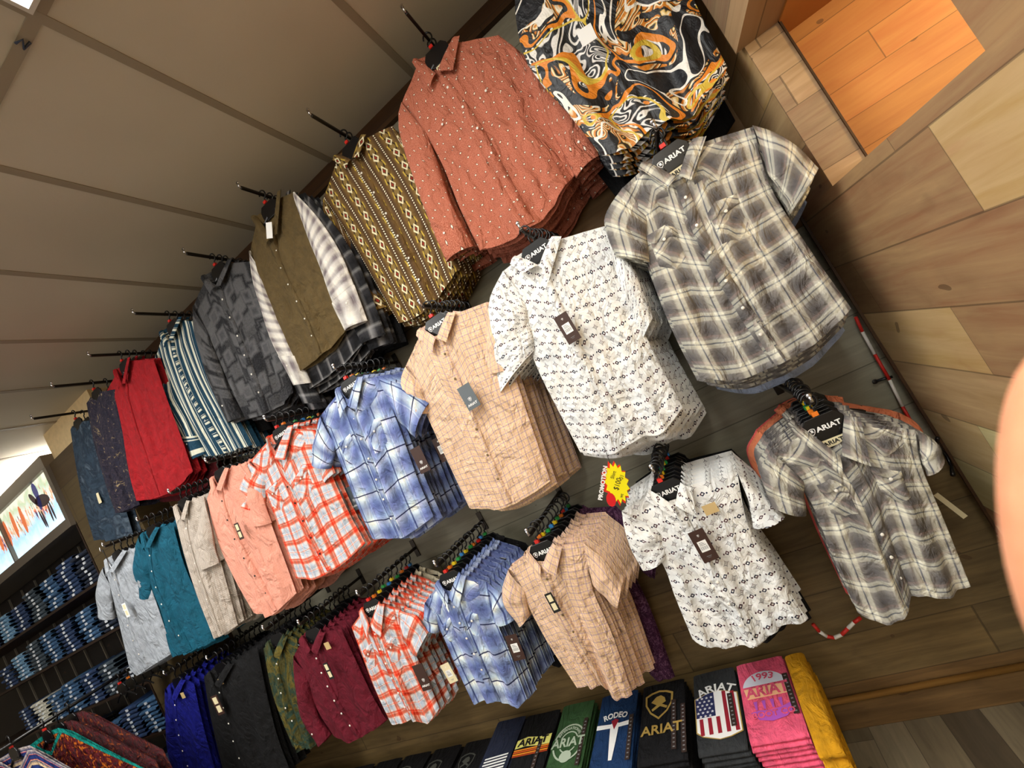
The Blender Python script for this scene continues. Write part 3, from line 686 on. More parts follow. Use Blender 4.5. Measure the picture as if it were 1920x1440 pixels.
S_(key='l3', grow=0.01, drift=0.006, clips=1, mat='peach', desc='peach checked shirt with blue lines', short='peach checked shirt', where=LR, group='peach checked shirts of the lower row', Y=P - .02,
   N=[(994, 1040), (1042, 1024), (1020, 1058)], L=[(954, 1066), (994, 1144), (1030, 1210), (1082, 1290)], R=[(1096, 1018), (1112, 1106), (1148, 1190), (1186, 1302)], H=[(1082, 1290), (1108, 1280), (1132, 1280), (1150, 1302), (1186, 1302)],
   SLV_L=([(954, 1066), (942, 1118), (974, 1174)], [(984, 1106), (990, 1130), (994, 1152)]), SLV_R=([(1096, 1018), (1134, 1050), (1166, 1096)], [(1112, 1096), (1134, 1118), (1158, 1140)]),
   tips=[(1018, 1076), (1046, 1066)], n=11, dy=.031, bm='b', cards=[((1036, 1130), .030, .078, .0, BK, 'two')], fold=1.2, alt={-1: ('purple', 'purple flecked shirt', 1.16), -2: ('purple', 'purple flecked shirt', 1.14)})
S_(key='l4', grow=0.006, drift=0.006, clips=1, mat='blue', matr='blue', style='west', desc='blue and white plaid western shirt', short='blue plaid shirt', where=LR, group='blue plaid shirts of the lower row', Y=P - .01,
   N=[(824, 1094), (866, 1078), (848, 1114)], L=[(798, 1128), (832, 1196), (858, 1256), (888, 1318)], R=[(916, 1092), (930, 1160), (958, 1230), (988, 1310)], H=[(888, 1318), (930, 1308), (968, 1320), (988, 1310)],
   SLV_L=([(798, 1128), (796, 1150), (800, 1174)], [(820, 1150), (822, 1166), (824, 1184)]), SLV_R=([(916, 1092), (948, 1118), (966, 1160)], [(924, 1130), (926, 1150), (930, 1168)]),
   tips=[(848, 1133), (868, 1124)], nlabel=True, n=11, dy=.031, cards=[((966, 1214), .052, .105, .12, BRN, 'barcode')], fold=1.1, alt={-1: ('black', 'black shirt', 1.06)})
S_(key='l5', clips=1, mat='coral', matr='coral', style='west', desc='white and orange plaid western shirt', short='orange plaid shirt', where=LR, group='orange plaid shirts of the lower row', Y=P - .01,
   N=[(682, 1144), (716, 1132), (702, 1166)], L=[(659, 1176), (680, 1232), (702, 1290), (730, 1348)], R=[(750, 1142), (772, 1210), (798, 1266), (824, 1328)], H=[(730, 1348), (750, 1354), (786, 1342), (804, 1352), (824, 1328)],
   SLV_R=([(750, 1142), (784, 1156), (804, 1184)], [(752, 1186), (766, 1212), (782, 1232)]), tips=[(699, 1188), (724, 1178)], n=10, dy=.033, drift=.004, cards=[((792, 1270), .054, .12, .05, BRN, 'logo', .05), ((842, 1262), .046, .09, -.05, CRD, 'barcode', .0)], fold=1., alt={-1: ('cream', 'cream shirt', 1.0), -2: ('cream', 'cream shirt', 1.0)})
S_(key='l6', mat='maroon', desc='maroon long-sleeved shirt', short='maroon shirt', where=LR, group='maroon shirts of the lower row', Y=P, long=True, logo=False, stickers=[((614, 1211), .036, .036, KR)], cards=[((616, 1258), .030, .085, .02, BK, 'two')],
   N=[(570, 1196), (606, 1184), (592, 1212)], L=[(552, 1228), (576, 1290), (600, 1340), (626, 1380)], R=[(640, 1180), (668, 1240), (696, 1300), (724, 1350)], H=[(626, 1380), (664, 1384), (700, 1366), (724, 1350)],
   SLV_L=([(552, 1228), (556, 1290), (572, 1350), (600, 1396)], [(578, 1262), (586, 1300), (600, 1345), (620, 1376)]), n=9, dy=.035, fold=.7)
S_(key='l7', mat='camo', desc='dark green mottled long-sleeved shirt', short='green mottled shirt', where=LR, group='green mottled shirts of the lower row', Y=P + .02, logo=False,
   N=[(506, 1206), (536, 1192), (522, 1222)], L=[(494, 1216), (508, 1290), (528, 1350), (548, 1396)], R=[(556, 1196), (566, 1260), (582, 1330), (600, 1392)], H=[(548, 1396), (576, 1400), (600, 1392)], n=8, dy=.035, fold=1.2)
S_(key='l8', mat='black', desc='black long-sleeved shirt', short='black shirt', where=LR, group='black shirts of the lower row', Y=P, logo=False, stickers=[((414, 1278), .036, .036, KR)], cards=[((408, 1322), .055, .115, .0, BRN, 'two')],
   N=[(396, 1262), (434, 1244), (412, 1276)], L=[(382, 1268), (394, 1340), (412, 1420), (432, 1490)], R=[(482, 1212), (500, 1300), (520, 1380), (546, 1450)], H=[(432, 1490), (490, 1476), (546, 1450)], n=9, dy=.034, fold=1.)
S_(key='l9', mat='royal', desc='royal blue long-sleeved shirt', short='royal blue shirt', where=LR, group='royal blue shirts of the lower row', Y=P - .01, logo=False, stickers=[((343, 1304), .036, .036, KR)],
   N=[(322, 1286), (346, 1274), (332, 1300)], L=[(312, 1290), (318, 1350), (332, 1420), (352, 1490)], R=[(364, 1282), (376, 1340), (394, 1410), (412, 1470)], H=[(352, 1490), (384, 1484), (412, 1470)],
   SLV_L=([(312, 1290), (314, 1360), (326, 1440), (340, 1480)], [(328, 1310), (334, 1370), (346, 1430), (358, 1472)]), n=8, dy=.035, fold=.8)
# --- top row
S_(key='t0', mat='tiger', desc='black gold and white swirl print satin shirt', short='swirl print satin shirt', where=TR, group='swirl print shirts of the top row', Y=1.58, row=1, placket=False, logo=False, collar=True, hz=.006,
   N=[(1060, -120), (1150, -150), (1120, -60)], L=[(975, -80), (966, 20), (990, 120), (1056, 200), (1128, 292)], R=[(1240, -130), (1282, -40), (1330, 60), (1364, 126)], H=[(1128, 292), (1160, 290), (1200, 262), (1240, 240), (1300, 214), (1364, 126)],
   n=6, dy=.05, cards=[((1100, 66), .05, .055, .1, WH, 'plain', .08)], fold=2.2, alt={-1: ('black', 'black satin shirt', 1.1)})
S_(key='t1', mat='rust', style='west', desc='rust shirt with tiny white dots', short='rust dotted shirt', where=TR, group='rust dotted shirts of the top row', Y=1.68, row=1, long=True, logo=False, tip=1.53, nlabel=True,
   N=[(786, 118), (852, 84), (826, 146)], L=[(754, 192), (820, 290), (862, 390), (900, 470)], R=[(934, 66), (975, 130), (1030, 235), (1078, 325)], H=[(900, 470), (945, 458), (1010, 420), (1044, 380), (1078, 325)],
   SLV_L=([(754, 192), (750, 240), (784, 350), (842, 492)], [(800, 250), (822, 300), (850, 380), (890, 464)]), SLV_R=([(934, 66), (1000, 120), (1070, 200), (1126, 292)], [(985, 150), (1020, 220), (1052, 280), (1082, 334)]),
   tips=[(812, 170), (858, 136)], n=6, dy=.042, fold=1.6, dyL=.015, dyR=-.002)
S_(key='t2', mat='aztec', desc='brown shirt with cream diamond columns', short='brown diamond column shirt', where=TR, group='brown diamond column shirts of the top row', Y=1.72, row=1, long=True, logo=False, tip=1.53, placket=True,
   N=[(636, 296), (682, 262), (668, 304)], L=[(607, 370), (655, 444), (704, 530), (748, 606)], R=[(736, 236), (780, 300), (830, 400), (866, 500)], H=[(748, 606), (790, 592), (830, 550), (866, 500)],
   SLV_L=([(607, 370), (612, 420), (650, 500), (698, 592)], [(640, 420), (662, 460), (690, 520), (724, 576)]), SLV_R=([(736, 236), (800, 310), (850, 400), (884, 470)], [(780, 330), (810, 390), (840, 440), (862, 486)]), n=6, dy=.036, fold=1.1, dyR=-.012)
S_(key='t3', name='hanging_jacket', mat='brown', smat='vplaid', style='pockets', desc='olive brown canvas jacket with pale plaid sleeves', short='brown jacket', where=TR, cat='jacket', group='olive brown jackets of the top row', Y=1.64, row=1, long=True, logo=False, tip=1.53,
   N=[(484, 410), (526, 372), (520, 450)], L=[(470, 470), (486, 540), (528, 620), (560, 700)], R=[(553, 360), (586, 440), (620, 530), (652, 618)], H=[(560, 700), (600, 672), (626, 650), (652, 618)],
   SLV_L=([(470, 470), (478, 540), (506, 630), (550, 722)], [(486, 500), (508, 560), (540, 630), (580, 718)]), SLV_R=([(553, 360), (600, 410), (652, 494), (691, 602)], [(562, 400), (592, 470), (622, 550), (652, 620)]), dyL=-.01, dyR=.01, n=6, dy=.042, fold=.6, bm='p', br=.004, alt={1: ('darkplaid', 'dark flannel shirt', 1.12), 2: ('darkplaid', 'dark flannel shirt', 1.14), 3: ('darkplaid', 'dark flannel shirt', 1.16), 4: ('black', 'black shirt', 1.16), 5: ('black', 'black shirt', 1.16)}, cards=[((505, 432), .035, .075, .5, WH, 'plain', .06)])
S_(key='t4', mat='patch', desc='charcoal patchwork print shirt', short='charcoal patchwork shirt', where=TR, group='charcoal patchwork shirts of the top row', Y=1.66, row=1, long=True, logo=False, tip=1.53,
   N=[(388, 520), (432, 494), (414, 540)], L=[(364, 572), (400, 650), (430, 720), (462, 786)], R=[(474, 490), (502, 560), (530, 650), (550, 736)], H=[(462, 786), (500, 776), (530, 760), (550, 736)],
   SLV_L=([(364, 572), (368, 630), (394, 710), (430, 792)], [(390, 620), (408, 670), (432, 730), (456, 782)]), n=6, dy=.04, fold=1.1, alt={-1: ('black', 'black shirt', 1.12), -2: ('black', 'black shirt', 1.1)})
S_(key='t5', mat='stripe', matr='striper', style='stripe', cr=True, desc='teal and cream striped shirt', short='teal striped shirt', where=TR, group='teal striped shirts of the top row', Y=1.69, row=1, long=True, logo=False, tip=1.53,
   N=[(308, 624), (340, 600), (326, 640)], L=[(294, 664), (322, 740), (350, 800), (384, 856)], R=[(372, 604), (404, 700), (440, 770), (474, 834)], H=[(384, 856), (420, 850), (450, 842), (474, 834)],
   SLV_L=([(294, 664), (300, 720), (330, 790), (364, 862)], [(318, 700), (336, 750), (362, 800), (388, 850)]), n=5, dy=.042, fold=1.2)
S_(key='t6', mat='red', desc='plain red shirt', short='red shirt', where=TR, group='red shirts of the top row', Y=1.64, row=1, logo=False, tip=1.5, placket=True, bm='k', br=.002,
   N=[(222, 696), (246, 676), (240, 720)], L=[(198, 738), (212, 810), (230, 880), (250, 938)], R=[(288, 674), (314, 750), (340, 820), (362, 884)], H=[(250, 938), (290, 934), (330, 918), (362, 884)], n=5, dy=.042, fold=.9, alt={-1: ('darkred', 'dark red shirt', 1.05), -2: ('darkred', 'dark red shirt', 1.05)})
S_(key='t7', mat='floral', desc='dark floral shirt', short='dark floral shirt', where=TR, group='dark floral shirts of the top row', Y=1.63, row=1, logo=False, tip=1.45, collar=False, placket=False,
   N=[(172, 744), (190, 734), (182, 752)], L=[(162, 756), (176, 830), (196, 900), (218, 962)], R=[(216, 730), (230, 800), (244, 880), (262, 946)], H=[(218, 962), (240, 956), (262, 946)], n=3, dy=.07, fold=1.2)
S_(key='t8', mat='tiedye', desc='slate blue washed shirt', short='slate blue shirt', where=TR, group='slate blue shirts of the top row', Y=1.70, row=1, logo=False, tip=1.5, collar=False, placket=False, cards=[((185, 934), .03, .075, .1, CRD, 'plain', .03)],
   N=[(136, 798), (156, 790), (148, 806)], L=[(132, 806), (144, 880), (160, 950), (178, 1012)], R=[(184, 786), (206, 860), (228, 930), (250, 1002)], H=[(178, 1012), (214, 1010), (250, 1002)], n=4, dy=.05, fold=1.6)
for sp in SP: garment(sp)

# ------------------------------------------------------------------ the setting
Z0 = 0.; ZC = CAMH + 1.66; XW = .59
olv = [(132, 118, 88), (150, 130, 92), (118, 100, 70), (142, 128, 100), (108, 84, 52), (136, 124, 98)]
wallm = mwood('slat wall planks', [(176, 172, 150), (150, 112, 66), (182, 176, 154), (146, 108, 66), (172, 166, 142), (140, 104, 62)], 0, 2, .19, 2.6, .7)
sidem = mwood('side wall planks', [(222, 206, 160), (226, 220, 192), (204, 174, 126), (222, 210, 172), (198, 162, 112), (228, 222, 194), (214, 196, 150)], 1, 2, .19, .9, .95)
jambm = mwood('jamb planks', [(214, 196, 156), (200, 178, 138), (220, 212, 180), (196, 166, 132)], 0, 2, .105, 1.6, 1.)
orangem = mwood('lit room planks', [(222, 172, 92), (212, 158, 82), (228, 182, 100), (206, 152, 78)], 0, 2, .10, 1.1, .7)  # part of the warm lamp's orange is put into the plank colour
crown = mwood('dark crown wood', [(86, 56, 26), (92, 62, 30), (80, 52, 24)], 0, 2, .2, 2.2, .8)
floorm = mwood('floor planks', [(150, 134, 106), (118, 102, 80), (172, 156, 126), (104, 90, 70), (156, 140, 110)], 1, 0, .125, .9, .8)
ceilm = NT('ceiling tile'); ceilm.obj(); ceilm.bump(ceilm.noise(ceilm.obv, 90, 3), .15, .002)
ceilm = ceilm.fin(ceilm.ramp(ceilm.noise(ceilm.obv, 1.4, 2), [(.3, (190, 182, 164)), (.7, (202, 194, 176))]), .9, .1)
barm = mflat('ceiling bar paint', (150, 138, 118), .7)
plast = mflat('painted wall', (150, 138, 118), .9)
# floor and ceiling
m = MB(); m.box((-10, -4.5, -.1), (5, 5, 0)); struct(m.build('floor', floorm))
m = MB(); m.box((-10, -4.5, ZC), (5, 5, ZC + .1)); ce = struct(m.build('ceiling', ceilm))
for i in range(-16, 5):
    x = -1.035 + .618 * i
    if x > XW or x < -9.9: continue
    m = MB(); m.box((x - .016, -4.4, ZC - .004), (x + .016, D, ZC)); m.build('grid_bar', barm, ce)
for k in range(-4, 2):
    y = .787 + 1.22 * k
    if y > D: continue
    m = MB(); m.box((-9.9, y - .016, ZC - .0035), (XW, y + .016, ZC)); m.build('grid_bar', barm, ce)
# shirt wall with crown and base
m = MB(); m.box((-4.37, D, .95), (XW + .02, D + .1, ZC)); struct(m.build('wall_shirts', wallm))
lowm = mwood('lower wall planks', [(164, 136, 88), (150, 126, 84), (172, 146, 98), (156, 120, 74)], 0, 2, .19, 2.2, 1.)
m = MB(); m.box((-4.37, D, 0), (XW + .02, D + .1, .95)); struct(m.build('wall_shirts_lower', lowm))
m = MB(); m.box((-4.37, D - .03, ZC - .085), (XW, D, ZC)); struct(m.build('trim_1', crown))
gold = mflat('brass coloured strip', (150, 110, 56), .35, .3)
m = MB(); m.box((-4.37, D - .03, 0), (XW - .02, D, .125)); m.build('x', wallm); bpy.data.objects.remove(bpy.data.objects['x'])
m = MB(); m.tube([(-4.36, D - .012, .136), (XW - .03, D - .012, .136)], .012, 8); struct(m.build('baseboard_shirts', gold, smooth=True))
# side wall X = XW with an opening, cladding below the sill
zs, zh = CAMH + .135, CAMH + .652; yj, yn = 1.60, .925; T = .10
sm_ = MB()
sm_.box((XW, yj, 0), (XW + T, D, ZC)); sm_.box((XW, -4.5, 0), (XW + T, yn, ZC)); sm_.box((XW, yn, 0), (XW + T, yj, zs - .002)); sm_.box((XW, yn, zh), (XW + T, yj, ZC))
struct(sm_.build('wall_right', sidem))
m = MB(); m.box((XW - .022, -4.4, 0), (XW, 1.86, zs)); cl = struct(m.build('wall_right_cladding', sidem))
m = MB(); m.box((XW - .03, 1.862, 0), (XW, 1.872, zs - .003)); struct(m.build('trim_2', crown))
m = MB(); m.box((XW - .026, 1.35, zh - .004), (XW + T + .002, yj - .004, zh + .35)); m.box((XW, yj - .006, zs), (XW + T, yj - .001, zh)); struct(m.build('trim_3', jambm))
m = MB(); m.box((XW + T, yj - .012, zs - .4), (XW + T + .005, yj + .09, zh + .05)); struct(m.build('trim_4', crown))
# room behind the opening
m = MB(); m.box((XW + T, 1.70, 1.0), (3.2, 1.78, ZC)); struct(m.build('wall_far_room', orangem))
m = MB(); m.box((XW + T, -1.5, zh - .01), (3.2, 1.70, zh + .03)); struct(m.build('ceiling_far_room', orangem))
m = MB(); m.box((3.2, -1.5, 0), (3.3, 1.78, ZC)); struct(m.build('wall_far_side', orangem))
L = bpy.data.lights.new('warm_lamp', 'AREA'); L.energy = 34; L.color = (1., .74, .38); L.size = .5; lo = bpy.data.objects.new('warm_lamp', L); C.objects.link(lo); lo.location = (1.75, .9, zh - .03); lo.rotation_euler = (math.radians(40), 0, 0)
lo['label'] = 'warm lamp inside the room behind the opening'
# left side: pillar, angled jeans wall, far walls
PX, PY = -4.37, 1.75; JD = Vector((-1, .0, 0)).normalized(); JN = Vector((-JD.y, JD.x, 0)); JN = -JN if JN.y > 0 else JN
JO = Vector((PX, PY, 0))
pilm = mwood('pillar planks', [(110, 92, 60), (122, 100, 66), (96, 76, 48)], 0, 2, .3, 2.4, .8)
zp = CAMH + 1.415
m = MB(); m.box((PX, PY, 0), (-3.6, D, zp)); struct(m.build('wall_pillar', pilm))
cream = mplain('cream bulkhead with light in its colour', (222, 196, 150), .8, .03, cloth=False)  # the light falling on the bulkhead is put into this pale colour
m = MB(); m.box((PX, PY + .04, zp), (-3.6, D, ZC)); struct(m.build('trim_5', cream))
def JP(a, h, d=0.): return JO + JD * a + JN * d + Vector((0, 0, h))
def jbox(mb, a0, a1, d0, d1, h0, h1, mi=0):
    v = [JP(a, h, d) for h in (h0, h1) for a, d in ((a0, d0), (a1, d0), (a1, d1), (a0, d1))]
    mb.add(v, [(0, 1, 2, 3), (7, 6, 5, 4), (4, 5, 1, 0), (5, 6, 2, 1), (6, 7, 3, 2), (7, 4, 0, 3)], mi=mi)
shelfback = mwood('dark shelf back', [(30, 20, 16), (40, 26, 18), (26, 18, 14)], 0, 2, .3, 2.)
m = MB(); jbox(m, 0, 5.2, -.36, -.46, 0, ZC); struct(m.build('wall_jeans', shelfback))
m = MB(); m.box((-10, -4.5, 0), (-9.9, 5, ZC)); struct(m.build('wall_left', plast))
# light box poster above the jeans
pt, pb_ = CAMH + 1.40, CAMH + .97
frm = mflat('light box frame', (120, 110, 98), .4, .5)
def mposter():
    t = NT('light box picture'); t.uv(); u, v = t._uv
    n = t.noise(t.vec(u * 5., v * 2.2), 1.6, 3, .6, .5); n2 = t.noise(t.vec(u * 9., v * 1.6), 2.2, 3, .5, .6)
    sky = t.ramp(v + (n - .5) * .5, [(.0, (214, 236, 246)), (.35, (160, 200, 226)), (.6, (210, 220, 214)), (.85, (176, 190, 160)), (1., (226, 224, 206))])
    fig = (n2 + (v - .55).abs() * -.7) > .47
    col = t.mix(fig * (v > .30), sky, t.ramp(n, [(.35, (60, 50, 90)), (.45, (196, 96, 56)), (.55, (236, 190, 160)), (.65, (92, 104, 60))]))
    t.fin(col, .3); t.link(col, t.b.inputs['Emission Color']); t.b.inputs['Emission Strength'].default_value = .75
    return t.m
post = thing('light_box', 'long backlit picture of riders and people above the jeans shelves', 'light box', JP(0, pb_))
m = MB(); jbox(m, 0.0, 4.0, -.04, .03, pb_ - .07, pb_); jbox(m, 0., 4.0, -.04, .03, pt, pt + .10); jbox(m, 0., .05, -.04, .028, pb_, pt); jbox(m, 1.05, 1.07, -.04, .028, pb_, pt); m.build('frame', frm, post, off=JP(0, pb_))
m = MB(); jbox(m, 0., 4.0, -.34, -.042, pb_ - .05, pt + .08); m.build('housing', frm, post, off=JP(0, pb_))
m = MB(); pv = [JP(.05, pb_, .004), JP(4., pb_, .004), JP(4., pt, .004), JP(.05, pt, .004)]; m.add(pv, [(0, 1, 2, 3)], [(0, 0), (8, 0), (8, 1), (0, 1)]); m.build('picture', mposter(), post, off=JP(0, pb_))
HB = mflat('dark horse print', (58, 40, 44), .4, emit=.25)
def blobs(name, mat, lst):
    m = MB()
    for a, h, ra, rh, rot in lst:
        c = JP(a, pb_ + h, .006); n = 14
        vs = []
        for k in range(n):
            x, z = ra * math.cos(2 * PI * k / n), rh * math.sin(2 * PI * k / n); vs.append(c + JD * (x * math.cos(rot) - z * math.sin(rot)) + Vector((0, 0, x * math.sin(rot) + z * math.cos(rot))))
        m.add(vs, [tuple(range(n))])
    m.build(name, mat, post, off=JP(0, pb_))
blobs('horse_print', HB, [(.30, .26, .12, .05, .2), (.42, .32, .03, .07, -.6), (.22, .14, .014, .08, 0), (.26, .14, .014, .08, .1), (.38, .13, .014, .08, 0), (.41, .14, .014, .08, -.1)])
blobs('rider_print', mflat('rider blue print', (70, 72, 130), .4, emit=.3), [(.34, .36, .04, .07, 0), (.35, .26, .03, .06, .3)])
OFP = mflat('orange figure print', (226, 120, 70), .4, emit=.4)
for k in range(5): blobs('walker_print', OFP, [(.70 + .17 * k, .25 + .02 * (k % 2), .032, .12, .1)])
# shelves of folded jeans
shm = mwood('dark shelf board', [(58, 34, 20), (70, 40, 22)], 0, 1, .3, 2.); mtl = mflat('shelf upright', (190, 186, 176), .3, .8)
fix = thing('jeans_shelving', 'dark shelving filled with folded jeans under the light box', 'shelving', JP(0, 0))
SH = [CAMH + .44, CAMH + .06, CAMH - .40, CAMH - .79, CAMH - 1.15]
for h in SH: m = MB(); jbox(m, .02, 3.6, -.34, -.0, h - .02, h); m.build('shelf', shm, fix, off=JP(0, 0))
for k in range(10): m = MB(); jbox(m, .315 + .34 * k, .325 + .34 * k, -.352, -.338, .1, CAMH + .90); m.build('upright', mtl, fix, off=JP(0, 0))
m = MB(); jbox(m, -.01, .02, -.34, .0, 0, CAMH + .92); m.build('side_panel', shm, fix, off=JP(0, 0))
def mdenim(name, c):
    t = NT(name); t.obj(); n = t.noise(t.obv, 20, 4, .6)
    col = t.ramp(n, [(.3, tuple(v * .6 for v in c)), (.7, tuple(min(255, v * 1.35) for v in c))]); t.bump(t.noise(t.obv, 40, 4), .5, .004); return t.fin(col, .6, .4)
DN = [mdenim('indigo denim', (34, 54, 88)), mdenim('dark denim', (22, 32, 50)), mdenim('mid blue denim', (52, 84, 118)), mdenim('light denim', (104, 140, 168)), mdenim('grey denim', (54, 66, 76)), mdenim('cream twill', (214, 206, 180))]
STK = mflat('clear size strip in glint white', (225, 232, 240), .15, spec=.8)  # near-white colour stands in for the glint on the clear plastic
def folded(w_, d_, h_, seed=0, wv=.004):     # folded garment, rounded front fold, local: x width, y depth (front at -), z up
    mb = MB(); rn = random.Random(seed); n, m_ = 13, 11; P = []
    ph = rn.random() * 6
    for i in range(n):
        x = (i / (n - 1) - .5) * w_; e = math.sin(PI * min(1, max(0, i / (n - 1)))) ** .3; row = []
        for j in range(22):
            a = j / 21
            if a < .42: y = d_ / 2 - a / .42 * d_ * .93; z = h_
            elif a < .58: t = (a - .42) / .16 * PI; y = -d_ / 2 + d_ * .07 - math.sin(t) * d_ * .07; z = h_ / 2 + h_ / 2 * math.cos(t)
            else: y = -d_ / 2 + d_ * .07 + (a - .58) / .42 * d_ * .93; z = 0
            if a < .5: z += (wv * math.sin(x * 30 + ph) * math.sin(y * 17 + ph)) ; z = h_ / 2 + (z - h_ / 2) * (.45 + .55 * e)
            row.append((x * (1 + .02 * math.sin(9 * a + ph)), y, max(0.0, z)))
        P.append(row)
    mb.grid(P, n, 22, lambda i, j: (i / n * w_, j / 22 * d_ * 2)); return mb
JM = [folded(.27, .30, .032, k) for k in range(3)]
jang = math.atan2(JD.y, JD.x) + PI
jproto = None; rj = random.Random(3)
ROWN = ['top', 'second', 'third', 'fourth', 'lowest']
PATT = {0: [(.16, 8, 1), (.46, 9, 0), (.80, 8, 2), (1.14, 8, 4), (1.50, 7, 0), (1.86, 7, 3), (2.2, 6, 0)], 1: [(.18, 6, 1), (.50, 8, 2), (.84, 8, 0), (1.18, 8, 2), (1.52, 8, 4), (1.86, 7, 3), (2.2, 6, 0)],
        2: [(.18, 5, 1), (.50, 8, 4), (.84, 8, 0), (1.18, 8, 2), (1.52, 7, 2), (1.86, 7, 5), (2.2, 7, 0)], 3: [(.18, 8, 2), (.50, 8, 0), (.84, 6, 2), (1.2, 4, 4), (1.6, 6, 1), (2.0, 6, 0)], 4: [(.3, 5, 0), (.7, 4, 1)]}
cnt = 0
for si, lst in PATT.items():
    for ci, (a, n, mi) in enumerate(lst):
        for k in range(n):
            lab = f"folded {['blue', 'dark', 'mid blue', 'light blue', 'grey', 'cream'][mi]} jeans, {['lowest', 'second', 'third', 'fourth', 'fifth', 'sixth', 'seventh', 'eighth', 'ninth'][k]} up, {ORD[ci] if ci else 'nearest'} pile from the pillar, {ROWN[si]} shelf"
            loc = JP(a + rj.uniform(-.01, .01), SH[si] + (.0325 if si else .033) * k + .001, -.150 + rj.uniform(-.012, .012))
            if jproto is None:
                o = JM[0].build('folded_jeans', DN[mi], None, smooth=True); q = MB(); q.box((-.012, -.155, .004), (.014, -.148, .022)); s_ = q.build('size_strip', STK, o); jproto = (o, s_)
            else:
                o = jproto[0].copy(); C.objects.link(o)
                if (ci + k) % 3 or True:
                    s2 = jproto[1].copy(); C.objects.link(s2); s2.parent = o
            o.material_slots[0].link = 'OBJECT'; o.material_slots[0].material = DN[mi]
            o.location = loc; o.rotation_euler = (0, 0, jang + rj.uniform(-.05, .05)); o.scale = (rj.uniform(.94, 1.03), 1, 1)
            tag(o, lab, 'jeans', 'folded jeans on the shelves'); cnt += 1

# ------------------------------------------------------------------ folded tees along the foot of the wall
ZT = CAMH - 1.38
bench = thing('display_bench', 'low dark bench carrying the folded T-shirts along the plank wall', 'bench', (-1.7, 1.68, 0))
tb = mflat('dark bench', (30, 24, 20), .5)
TH = .018; NP = 7; zt0 = ZT - TH * NP
m = MB(); m.box((-3.52, 1.44, zt0 - .03), (-.20, 1.92, zt0 - .001)); m.build('bench_top', tb, bench, off=(-1.7, 1.68, 0), bevel=.004)
for x in (-3.48, -2.0, -.25):
    for y in (1.47, 1.89): m = MB(); m.box((x - .02, y - .02, 0), (x + .02, y + .02, zt0 - .03)); m.build('leg', tb, bench, off=(-1.7, 1.68, 0))
def tp(o, poly, mat, name, z=.0, zt=None):   # flat print on the top of a tee; poly in local x,y (y up the print)
    m = MB(); m.add([(x, y, zt + z) for x, y in poly], [tuple(range(len(poly)))]); return m.build(name, mat, o)
def strip(o, x, y0, y1, zt):
    q = MB(); q.box((x - .010, y0, zt + .0012), (x + .010, y1, zt + .0022)); q.build('size_strip', mflat('dark size strip', (60, 48, 44), .25), o)
    q = MB(); k = 0; y = y0 + .008
    while y < y1 - .01: q.box((x - .004, y, zt + .0020), (x + .004, y + .005, zt + .0026)); y += .018
    q.build('size_print', BRC, o)
TEES = [('hotpink', 'pink T-shirt with 1993 and boot company print', -.365, .19, .37), ('charcoal', 'charcoal T-shirt with stars and stripes shield print', -.56, .18, .38), ('tee', 'black T-shirt with gold shield print', -.79, .20, .38),
        ('navy', 'navy T-shirt with steer skull and rodeo print', -1.01, .19, .40), ('green', 'green T-shirt with round pale print', -1.235, .18, .39), ('tee', 'black T-shirt with yellow and orange stripes', -1.44, .20, .38), ('navy2', 'dark navy T-shirt with pale block print', -1.645, .18, .38)]
for k in range(7): TEES.append(('tee', f"black T-shirt with faint grey shield print, {['first', 'second', 'third', 'fourth', 'fifth', 'sixth', 'seventh', 'eighth'][k]} pile left of the navy one", -1.90 - .235 * k, .21, .36))
top = {}
tproto = {}
for ti, (mt, lab, x, wd, dp) in enumerate(TEES):
    yc = 1.872 - dp / 2
    if ti in (5,): yc -= .01
    for k in range(NP):
        hh = TH * .98
        if ti > 6 and k < NP - 3: continue
        me_ = folded(wd, dp, hh, ti * 9 + k, .0012)
        o = me_.build('folded_tee', MAT[mt], None, smooth=True)
        zz = zt0 + k * TH if ti <= 6 else zt0 + (k - NP + 3) * TH
        o.location = (x + (random.uniform(-.004, .004) if k < NP - 1 else 0), yc + (random.uniform(-.006, .006) if k < NP - 1 else 0), zz)
        rank = NP - 1 - k
        base = lab.split(' with ')[0] + (' pile' if 0 else '')
        if rank == 0: lb = lab + ', top of its pile' if len(lab.split()) < 13 else lab
        else:
            lb = f"{['', 'second', 'third', 'fourth', 'fifth', 'sixth', 'seventh'][rank]} T-shirt down in pile under the {lab.replace(' T-shirt with', ' one with')}"
            if ti > 6: lb = f"black T-shirt {['', 'second', 'third'][rank]} down in the {['first', 'second', 'third', 'fourth', 'fifth', 'sixth', 'seventh', 'eighth'][ti - 7]} pile left of the navy one"
        tag(o, lb, 'T-shirt', 'folded T-shirts on the bench')
        if rank == 0: top[ti] = (o, hh)
zt = .0170
def ttext(o, txt, size, mat, x, y, name='print', sx=1., arc=None, bold=.0008):
    return text(name, txt, size, mat, o, (x, y, zt + .0062), (0, 0, 0), bold=bold, sx=sx, arc=arc)
def disc_poly(cx, cy, rx, ry, n=28, a0=0, a1=2 * PI): return [(cx + rx * math.cos(a0 + (a1 - a0) * k / n), cy + ry * math.sin(a0 + (a1 - a0) * k / n)) for k in range(n + (a1 - a0 < 6.2))]
